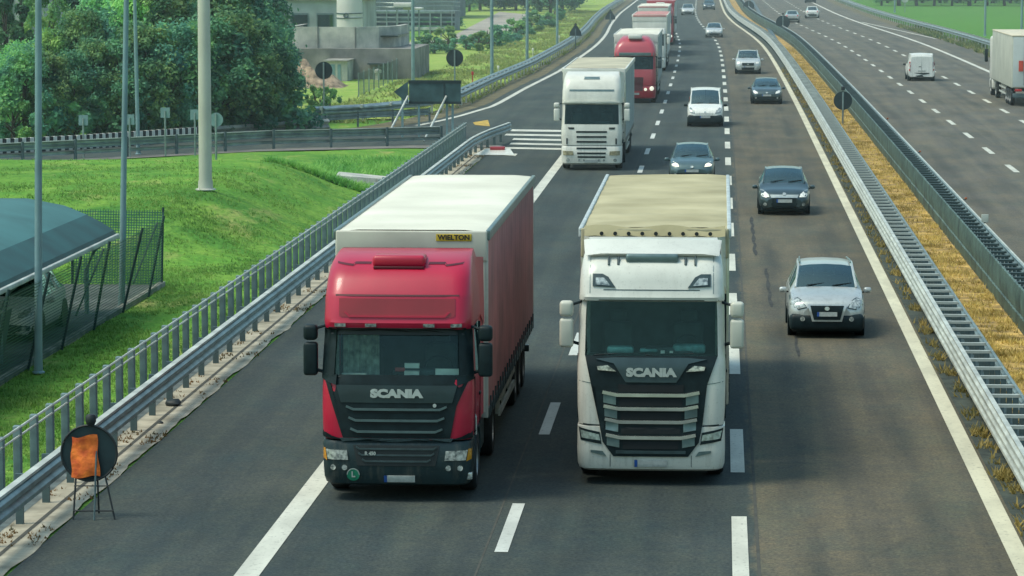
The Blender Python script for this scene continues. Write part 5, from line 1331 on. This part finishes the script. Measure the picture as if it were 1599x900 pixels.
# kerb of the yard
tag(MB().rbox(-14.86,-14.70,54,86.5,-.05,.10,.02).build('yard_kerb', M_conc), 'low pale kerb edging the fenced yard', 'kerb')
# things in the yard
t = empty('skip_container', (-16.1, 69.4, 0), 'dark teal waste container in the yard under the canopy', 'container')
MB().add([(-.6,-.9,.15),(.6,-.9,.15),(.6,.9,.15),(-.6,.9,.15),(-.75,-1.15,1.15),(.75,-1.15,1.15),(.75,1.15,1.15),(-.75,1.15,1.15)], [(0,3,2,1),(0,1,5,4),(1,2,6,5),(2,3,7,6),(3,0,4,7)]).build('tub', mat('teal_container_paint', (.03,.085,.085), .5, .1, .3, 1.5), t)
MB().rbox(-.8,.8,-1.2,1.2,1.13,1.21,.02).build('lid', mat('pale_lid', (.33,.36,.33), .5), t); MB().rbox(-.6,.6,-1.22,-1.16,1.16,1.27,.02).build('rust_strip', mat('rust_strip', (.28,.10,.05), .8), t)
for s in (-1,1):
    for q in (-1,1): MB().disc((s*.5,q*.7,.09), .09, 'x', .06, 12).build('wheel', M_tyre, t)
P = hatch(4.2, 1.75, 1.5); make_car('parked_car', (-16.3, 73.2, 0), 'white car parked under the canopy behind the wire fence', 'car', paint_white, P)
t = empty('crate_stack', (-16.4, 62.6, 0), 'dark crates piled in the yard near the left edge', 'crates')
MB().rbox(-.9,.9,-.8,.8,.03,.75,.03).rbox(-.75,.65,-.7,.6,.77,1.25,.03).build('crates', mat('dark_crate', (.03,.06,.06), .7, 0, .4, 3), t)
MB().box(-.95,.95,-.86,-.83,.3,.36).box(-.95,.95,-.86,-.83,.6,.66).build('crate_bands', M_trim, t)

# ---------------- water works, top left
def tank(x, y, r, h, label, m=M_concs, z0=0, name='round_tank'):
    t = empty(name, (x, y, z0), label, 'tank')
    MB().lathe([(r,0),(r,h),(r-.25,h),(r-.25,h-.5),(.01,h-.5)], (0,0,0), 'z', 48).build('wall', m, t, 30)
    rr_ = MB()
    for zz in (.5,.95): rr_.tube([(r*math.cos(a), r*math.sin(a), h+zz) for a in [math.tau*k/48 for k in range(49)]], .04, 5, False)
    for k in range(32):
        a = math.tau*k/32; rr_.tube([(r*math.cos(a), r*math.sin(a), h),(r*math.cos(a), r*math.sin(a), h+.95)], .03, 5)
    rr_.build('railing', M_trim, t); return t
t = empty('concrete_basin', (0,0,0), 'stained pale concrete basin wall with rounded right end', 'basin')
Yb = 226.; k_ = Yb/F
def wx(px): return (px-1127)*k_
def wz(py): return 8.9-(py+80)*k_
pts = [(wx(448),Yb+9),(wx(448),Yb),(wx(500),Yb-.3),(wx(560),Yb-.3),(wx(592),Yb+.3),(wx(606),Yb+1.6),(wx(617),Yb+4),(wx(620),Yb+9)]
ht = wz(42)
vs = [(x,y,2.0) for x, y in pts]+[(x,y,ht) for x, y in pts]+[(x*.985-.4 if 0 else x+(.3 if x < wx(520) else -.3), y+.3, ht) for x, y in pts]
n_ = len(pts)
MB().add(vs, [(i,i+1,n_+i+1,n_+i) for i in range(n_-1)]+[(n_+i,n_+i+1,2*n_+i+1,2*n_+i) for i in range(n_-1)]).build('upper_wall', M_concs, t, 20)
MB().box(wx(446),wx(622),Yb+.5,Yb+9,ht-.7,ht-.6).build('water_surface', mat('dark_water', (.02,.03,.03), .1), t)
MB().box(wx(430),wx(652),Yb-1.2,Yb+10,0,2.1).build('lower_wall', M_dkgrey, t)
for px in (520,521,555): pass
MB().box(wx(497),wx(499),Yb-.36,Yb-.2,2.1,ht).box(wx(556),wx(557.5),Yb-.36,Yb-.25,2.1,ht).build('wall_joint', mat('joint_stain', (.15,.16,.15), .9), t)
MB().box(wx(580),wx(612),Yb-2.2,Yb-1.2,wz(97)-.08,wz(97)).tube([(wx(612),Yb-1.9,wz(97)),(wx(612),Yb-1.9,.4)], .06, 6).build('pipe', M_blk2, t)
for px, lab in ((597,'white'),):
    o = empty('valve_post', (wx(px), Yb-2.6, 0), 'stubby white valve post at the foot of the concrete basin', 'valve')
    MB().tube([(0,0,0),(0,0,.5)], .16, 10).build('stem', M_white2, o); MB().lathe([(.001,.5),(.26,.5),(.26,.7),(.001,.78)], (0,0,0), 'z', 14).build('cap', M_white2, o)
# doorway and pale cabinets below
t2 = empty('service_shed', (0,0,0), 'grey service shed with doors below the basin wall', 'shed')
MB().box(wx(521),wx(556),Yb-5,Yb-1.25,0,1.35).build('wall', M_concs, t2)
MB().box(wx(530),wx(537),Yb-5.05,Yb-5.0,0,1.15).box(wx(541),wx(546),Yb-5.05,Yb-5.0,0,1.15).build('door', M_pole, t2); MB().box(wx(519),wx(558),Yb-5.2,Yb-1.2,1.35,1.43).build('roof', M_conc, t2)
# silo
t = empty('silo', (0,0,0), 'tall white cylindrical silo rising behind the concrete basin', 'silo')
Ys_ = 246; ks = Ys_/F
xc = (547-1127)*ks
MB().lathe([(.001,0),(.96,0),(.96,9.5),(.8,10),(.001,10.2)], (xc, Ys_, 0), 'z', 32).build('shell', mat('white_silo_paint', (.62,.62,.55), .5, 0, .06, .6), t, 40)
MB().tube([(xc+.99*math.cos(a), Ys_+.99*math.sin(a), 4.1) for a in [math.tau*k/32 for k in range(33)]], .04, 6, False).tube([(xc+.99*math.cos(a), Ys_+.99*math.sin(a), 3.75) for a in [math.tau*k/32 for k in range(33)]], .03, 6, False).build('band', M_galvd, t)
MB().lathe([(.12,-.05),(.2,-.05),(.2,.05),(.12,.05)], (xc-.15, Ys_-1.0, 3.95), 'y', 16).build('hatch_ring', M_galvd, t)
tank(-34.0, 362, 5.4, 2.1, 'large railed round tank behind and right of the basin', mat('teal_grey_concrete', (.16,.21,.21), .8, 0, .25, .6))
tank(-38.5, 262, 4.2, 3.4, 'railed round tank left of the white silo', M_concs)
t = empty('pipe_rack', (0,0,0), 'long dark pipe rack with pale top rail right of the silo', 'pipe rack')
kr = 332/F
for zz, mm in ((8.9-(44+80)*kr, M_galvw),(8.9-(37+80)*kr, M_signb),(8.9-(30+80)*kr, M_board),(8.9-(23+80)*kr, M_signb),(8.9-(18+80)*kr, M_galv)):
    MB().rbox((570-1127)*kr, (712-1127)*kr, 331.8, 332.4, zz-.16, zz+.12, .03).build('beam', mm, t)
for k in range(9): MB().box((572+k*17-1127)*kr-.06,(572+k*17-1127)*kr+.06,331.6,331.75,0,8.9-(16+80)*kr).build('post', M_galv, t)
def building(x0, x1, y0, y1, h, label, m, wins=0, name='industrial_building', roofm=M_conc):
    t = empty(name, (0,0,0), label, 'building')
    w = MB().box(x0,x1,y0,y1,0,h).build('wall', m, t); MB().rbox(x0-.3,x1+.3,y0-.3,y1+.3,h,h+.35,.05).build('roof', roofm, t)
    for k in range(wins):
        xx = x0+(x1-x0)*(k+.5)/wins; hw_ = (x1-x0)/wins*.3
        f = MB().box(xx-hw_-.08,xx+hw_+.08,y0-.06,y0-.01,h*.42,h*.78).build('window', M_trim, t)
        MB().box(xx-hw_,xx+hw_,y0-.08,y0-.065,h*.45,h*.75).build('pane', M_gcar, f)
building(-40,-29.5,272,282,4.6,'grey plant building with a pale roof at the left of the silo', mat('grey_render', (.36,.40,.38), .9, 0, .2, .5), 5)
building(-60,-46,215,230,7.5,'grey hall behind the trees in the top left corner', mat('mauve_grey_render', (.40,.40,.38), .9, 0, .2, .3), 6)
building(-45,-37,232,246,7.0,'pale hall with tall windows behind the trees', mat('pale_render', (.45,.50,.49), .9, 0, .2, .3), 4)
building(-62,-34,420,440,7.5,'long low teal grey plant building across the top of the works', mat('teal_render', (.13,.18,.18), .8, 0, .3, .2), 9, roofm=mat('pale_roof', (.42,.45,.42), .7))
t = empty('gantry', (0,0,0), 'white covered gantry on thin legs above the round tank', 'gantry')
kg = 285/F
MB().rbox((618-1127)*kg,(646-1127)*kg,284,286,8.9-(11+80)*kg,8.9-(4+80)*kg,.05).rbox((632-1127)*kg,(661-1127)*kg,284.5,286.5,8.9-(15+80)*kg,8.9-(11.5+80)*kg,.05).build('canopy', M_white2, t)
for px in (621,640,656): MB().tube([((px-1127)*kg,285,0),((px-1127)*kg,285,8.9-(12+80)*kg)], .06, 6).build('leg', M_galv, t)
# chain fence of the works, pale posts
t = empty('works_fence', (0,0,0), 'faded grey fence running past the rubble below the basin', 'fence')
fa, fb_ = G(560,152), G(650,112)
for k in range(14):
    q = fa.lerp(fb_, k/13); MB().tube([(q.x,q.y,0),(q.x,q.y,1.5)], .04, 6).build('post', M_galv, t)
me = mesh_pf('net', [(fa.x,fa.y,.1),(fb_.x,fb_.y,.1),(fb_.x,fb_.y,1.4),(fa.x,fa.y,1.4)], [(0,1,2,3)]); u = me.uv_layers.new(name='UVMap')
for li, c in zip(range(4), ((0,0),(20,0),(20,1.4),(0,1.4))): u.data[li].uv = c
link('netting', me, WM, t)
# retaining wall in the mound
t = tag(MB().add([(-14.3,121.0,-.1),(-12.3,121.6,-.1),(-12.3,121.7,.38),(-14.2,121.2,.55),(-14.6,124,-.1),(-12.2,124,-.1),(-12.2,124,.3),(-14.4,124,.5)], [(0,1,2,3),(3,2,6,7),(0,3,7,4),(1,5,6,2)]).build('retaining_wall', M_concs), 'short stained concrete retaining wall showing in the grassy mound', 'wall')
# rubble mound behind the round sign
bmx = bmesh.new(); bmesh.ops.create_grid(bmx, x_segments=30, y_segments=14, size=1)
for v in bmx.verts:
    x, y = v.co.x, v.co.y; e = max(0, 1-x*x)*max(0, 1-y*y)
    v.co = Vector((x*3.2, y*2.4, e*1.9*(.7+.6*noise.noise(Vector((x*3,y*3,0))))+.25*noise.noise(Vector((x*9,y*9,1)))*e))
me = bpy.data.meshes.new('rubble'); bmx.to_mesh(me); bmx.free()
p = G(462, 138)
tag(link('rubble_heap', me, mat('brown_rubble', (.30,.22,.15), .95, 0, .5, 2.5, bump=1, dirt=(.12,.09,.06)), None, 20, (p.x-.2, p.y+2, 0)), 'brown and pale heap of rubble at the right edge of the trees', 'rubble')

# ================================================================== TREES
L1 = leaf_mat('leaves_mid', (.17,.39,.13), (.38,.58,.16), (.07,.24,.12))
L2 = leaf_mat('leaves_bright', (.26,.50,.11), (.44,.64,.14), (.14,.36,.12))
L3 = leaf_mat('leaves_dark', (.10,.31,.15), (.20,.43,.16), (.05,.19,.12))
BARK = mat('bark', (.07,.055,.04), .95, 0, .3, 5, bump=.6)
def crown_mesh(seed, H, Rr, nb, nl, ls, low=.12, cone=0.):
    rnd = random.Random(seed); vs, fs = [], []
    blobs = []
    for k in range(nb):
        u = rnd.random()**.8; z = H*(low+(1-low)*u)
        w = Rr*(1-u)**.9 if cone else Rr*math.sin(math.pi*(.15+.80*u))**.7
        a = rnd.random()*math.tau; rr2 = w*(.35+.65*math.sqrt(rnd.random()))
        blobs.append((Vector((rr2*math.cos(a), rr2*math.sin(a), z)), rnd.choice((.12,.16,.2,.26,.32))*Rr*rnd.uniform(.85,1.15)*(1-.5*u if cone else 1)))
    for k in range(nl):
        c, r = blobs[rnd.randrange(nb)]
        d = Vector((rnd.gauss(0,1), rnd.gauss(0,1), rnd.gauss(0,1)+.45)).normalized()
        p = c+d*r*rnd.random()**.3*(rnd.uniform(1.0,1.9) if rnd.random() < .22 else 1.0)
        nrm = (d+Vector((rnd.gauss(0,.7), rnd.gauss(0,.7)-.25, rnd.gauss(0,.7)+.4))).normalized()
        a = nrm.cross(Vector((rnd.gauss(0,1), rnd.gauss(0,1), rnd.gauss(0,1)))).normalized(); b = nrm.cross(a)
        s = ls*rnd.uniform(.6,1.4); i = len(vs)
        vs += [p-a*s, p-b*s*.55, p+a*s, p+b*s*.55]; fs.append((i,i+1,i+2,i+3))
    return mesh_pf('crown', vs, fs), blobs
def trunk_mb(blobs, H, r):
    rnd = random.Random(3); b = MB()
    top = H*.8
    b.tube([(0,0,-.1),(.05*H*.3,0,top*.35),(0,.05,top*.7),(.05,0,top)], [r,r*.75,r*.5,r*.15], 9)
    for c, rr2 in blobs[:9]:
        z0 = max(.15*H, c.z*.55); b.tube([(0,0,z0),(c.x*.5,c.y*.5,(z0+c.z)/2+.1),tuple(c)], [r*.4,r*.25,r*.06], 6)
    return b
PROTO = {}
def proto(key, seed, H, Rr, nb, nl, ls, m, **k):
    me, bl = crown_mesh(seed, H, Rr, nb, nl, ls, **k); me.materials.append(m)
    tb = trunk_mb(bl, H, .10+H*.012); tm = mesh_pf('trunk', tb.v, tb.f); tm.materials.append(BARK)
    PROTO[key] = (me, tm, H)
proto('mid', 1, 6, 2.3, 58, 14000, .11, L1); proto('bright', 2, 6, 2.2, 54, 13000, .11, L2); proto('dark', 4, 6, 2.2, 58, 14000, .11, L3)
proto('cone', 5, 6, 1.3, 30, 6000, .13, L3, low=.05, cone=1.); proto('bush', 6, 2, 1.3, 14, 2600, .12, L1, low=.05); proto('bushd', 8, 2, 1.5, 14, 2600, .13, L3, low=.05)
def tree(key, x, y, H, w, label, cat='tree', group=None, z=0, name=None, rz=None):
    me, tm, H0 = PROTO[key]; s = H/H0
    t = empty(name or ('bush' if 'bush' in key else 'conifer' if key == 'cone' else 'tree'), (x, y, z), label, cat, group, random.random()*6.28 if rz is None else rz)
    t.scale = (s*w, s*w, s)
    c = bpy.data.objects.new('crown', me); COL.objects.link(c); c.parent = t
    k = bpy.data.objects.new('trunk', tm); COL.objects.link(k); k.parent = t
    return t
GB = 'broadleaf trees massed behind the ramp'
def PX(px, Y): return (px-1127)*Y/F
# front rank just behind the kerb
front = [(8,146,4.0,'mid'),(48,147,3.8,'mid'),(88,148,4.0,'dark'),(128,149,4.3,'mid'),(165,149,4.5,'dark'),(205,150,5.0,'mid'),(245,151,5.2,'dark'),(282,152,5.0,'mid'),(318,153,5.4,'dark'),(355,154,5.4,'mid'),(385,156,5.2,'dark'),(408,158,4.2,'dark')]
lab = {'mid':'mid green broadleaf tree in the dense belt behind the ramp','dark':'dark green broadleaf tree in the dense belt behind the ramp','bright':'yellow green tree top rising above the darker belt'}
for px, Y, H, k in front: tree(k, PX(px, Y), Y+3, H, 1.0, lab[k], group=GB+' '+k)
back = [(20,168,3.9,'bright'),(70,170,4.2,'mid'),(105,171,4.4,'bright'),(150,172,6.0,'mid'),(185,173,6.4,'bright'),(225,174,6.8,'mid'),(262,175,7.4,'mid'),(300,176,7.2,'dark'),(335,177,7.8,'bright'),(365,178,7.6,'mid'),(392,180,7.6,'dark'),(412,181,5.6,'dark'),(240,186,8.5,'mid'),(280,188,9,'bright'),(372,190,8.2,'mid')]
for px, Y, H, k in back: tree(k, PX(px, Y), Y, H, .78, lab[k], group=GB+' '+k)
mids = [(30,158,3.9,'mid'),(80,159,4.3,'bright'),(120,160,4.7,'mid'),(160,161,5.6,'dark'),(205,162,5.8,'bright'),(245,163,6.0,'mid'),(290,164,6.2,'dark'),(325,165,6.2,'mid'),(360,166,6.4,'dark'),(388,168,6.2,'mid'),(410,169,4.8,'dark')]
for i_, (px, Y, H, k) in enumerate(mids): tree(k, PX(px, Y), Y, H*(1.0+.08*(i_ % 3)), .85, lab[k], group=GB+' '+k)
for px, Y, H, lb in ((27,181,6.6,'narrow dark conifer between the roofs at the top left'),(112,182,7.2,'narrow dark conifer left of the twin lamp posts'),(2,179,7.2,'narrow dark conifer cut by the left edge')): tree('cone', PX(px, Y), Y, H, .9, lb)
tree('bright', PX(72,188), 188, 7.1, .7, 'yellow green tree top between the two dark conifers')
t = tree('dark', PX(436,170), 170, 4.6, .75, 'dark spreading tree at the right end of the belt, reaching over the rubble'); 
# undergrowth skirt along the kerb
for k in range(14):
    px = 5+k*34; Y = 147+k*.9; tree('bushd' if k % 3 else 'bush', PX(px, Y), Y+1, 1.9, 1.1, 'low bush filling the foot of the tree belt behind the ramp', 'bush', 'bushes at the foot of the tree belt')
# bushes on the meadow and hedges
hd = [(672,55,1.6,'dark hedge bush left end beside the gravel road'),(690,52,1.6,'dark hedge bush beside the gravel road, between two others'),(706,46,1.4,'dark hedge bush right end beside the gravel road')]
for px, py, H, lb in hd: p = G(px, py); tree('bushd', p.x, p.y, H, 1.3, lb, 'bush')
for k, (px, py) in enumerate([(660,78),(678,80),(700,73),(728,74),(748,76),(762,70),(775,68),(790,62),(806,58),(818,52),(830,46),(842,40),(856,34),(866,30)]):
    p = G(px, py+4); tree('bushd' if k % 2 else 'bush', p.x, p.y, 1.3+.3*(k % 3), 1.3, 'low bush in the row along the foot of the grassy bank', 'bush', 'bushes along the foot of the bank')
for k, (px, Y) in enumerate([(735,470),(752,480),(770,476),(790,485),(808,478),(826,486),(845,470),(862,455),(880,462),(700,500),(717,510),(760,520),(800,530),(840,520),(878,505),(895,520)]):
    tree('dark', PX(px, Y), Y, 5.5+1.0*(k % 3), 1.3, 'dark tree in the distant row beyond the gravel road', 'tree', 'distant trees beyond the gravel road')
# far right field edge
for k in range(30):
    Y = 520+(k % 3)*26; px = 1375+k*9.0
    tree('dark' if k % 3 else 'mid', PX(px, Y), Y, 5+1.2*(k % 4), 1.4, 'dark tree in the hedge beyond the bright green field', 'tree', 'hedge trees beyond the green field')
p = G(606, 128)
for k, (px, py) in enumerate([(492,170),(500,178),(515,172)]): p = G(px, py); tree('bush', p.x, p.y, 1.2, .8, 'small bush at the post of the round sign by the ramp', 'bush', 'bushes at the round sign by the ramp')
# dark shrubs on the mound by the retaining wall
g = empty('concrete_beam', (0,0,0), 'pale low concrete beam behind the ramp left of the round sign', 'wall')
q0, q1 = G(336,199,.5), G(512,187,.5)
MB().tube([(q0.x,q0.y,.42),(q1.x,q1.y,.42)], .13, 4).build('beam', M_concs, g)
MB().tube([(q0.x,q0.y,.12),(q1.x,q1.y,.12)], .16, 4).build('footing', M_dkgrey, g)
t_ = tufts('mound_weeds', 3600, lambda: (random.uniform(-16.6,-11.9), random.choice((random.uniform(119.6,121.2), random.uniform(122,139), random.uniform(122,139)))), .3, LG, .035, gz)
tag(t_, 'lush green weeds around the concrete wall near the fence end', 'weeds')

# light summer haze hanging over the plain
hz_ = MB().box(-700, 700, 75, 1500, -1, 45).build('haze', None)
hz_['kind'] = 'structure'
hm = bpy.data.materials.new('haze'); hm.use_nodes = True; hn = hm.node_tree; hn.nodes.clear()
ho = nd(hn, 'ShaderNodeOutputMaterial'); hv = nd(hn, 'ShaderNodeVolumeScatter'); hv.inputs['Color'].default_value = (.80,.95,.93,1); hv.inputs['Density'].default_value = .00055; hv.inputs['Anisotropy'].default_value = .2
hn.links.new(hv.outputs[0], ho.inputs['Volume']); hz_.data.materials.append(hm)

# ================================================================== LIGHT, CAMERA
w = bpy.data.worlds.new('World'); sc.world = w; w.use_nodes = True; nt = w.node_tree
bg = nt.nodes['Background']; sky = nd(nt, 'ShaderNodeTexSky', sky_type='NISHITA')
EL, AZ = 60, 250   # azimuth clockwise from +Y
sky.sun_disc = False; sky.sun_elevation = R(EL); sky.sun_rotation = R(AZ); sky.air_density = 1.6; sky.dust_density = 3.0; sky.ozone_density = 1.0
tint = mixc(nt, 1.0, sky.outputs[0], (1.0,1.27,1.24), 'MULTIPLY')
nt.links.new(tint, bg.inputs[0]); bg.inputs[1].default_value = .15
sl = bpy.data.lights.new('sun', 'SUN'); sl.energy = 2.5; sl.angle = R(18); sl.color = (1,.91,.75)
so = bpy.data.objects.new('sun', sl); COL.objects.link(so)
d = Vector((math.sin(R(AZ))*math.cos(R(EL)), math.cos(R(AZ))*math.cos(R(EL)), math.sin(R(EL))))
so.rotation_euler = d.to_track_quat('Z', 'Y').to_euler()
cam = bpy.data.cameras.new('camera'); co = bpy.data.objects.new('camera', cam); COL.objects.link(co); sc.camera = co
cam.sensor_width = 36; cam.lens = F/1599*36; cam.clip_start = 1; cam.clip_end = 20000
m3 = Matrix((RGT, UP, -FWD)).transposed()
co.matrix_world = Matrix.Translation((0,0,HC)) @ m3.to_4x4()
sc.view_settings.view_transform = 'Standard'; sc.view_settings.look = 'None'; sc.view_settings.exposure = 0; sc.view_settings.gamma = 1
sc.render.engine = 'CYCLES'
sc.cycles.max_bounces = 6; sc.cycles.transparent_max_bounces = 12; sc.cycles.use_denoising = True
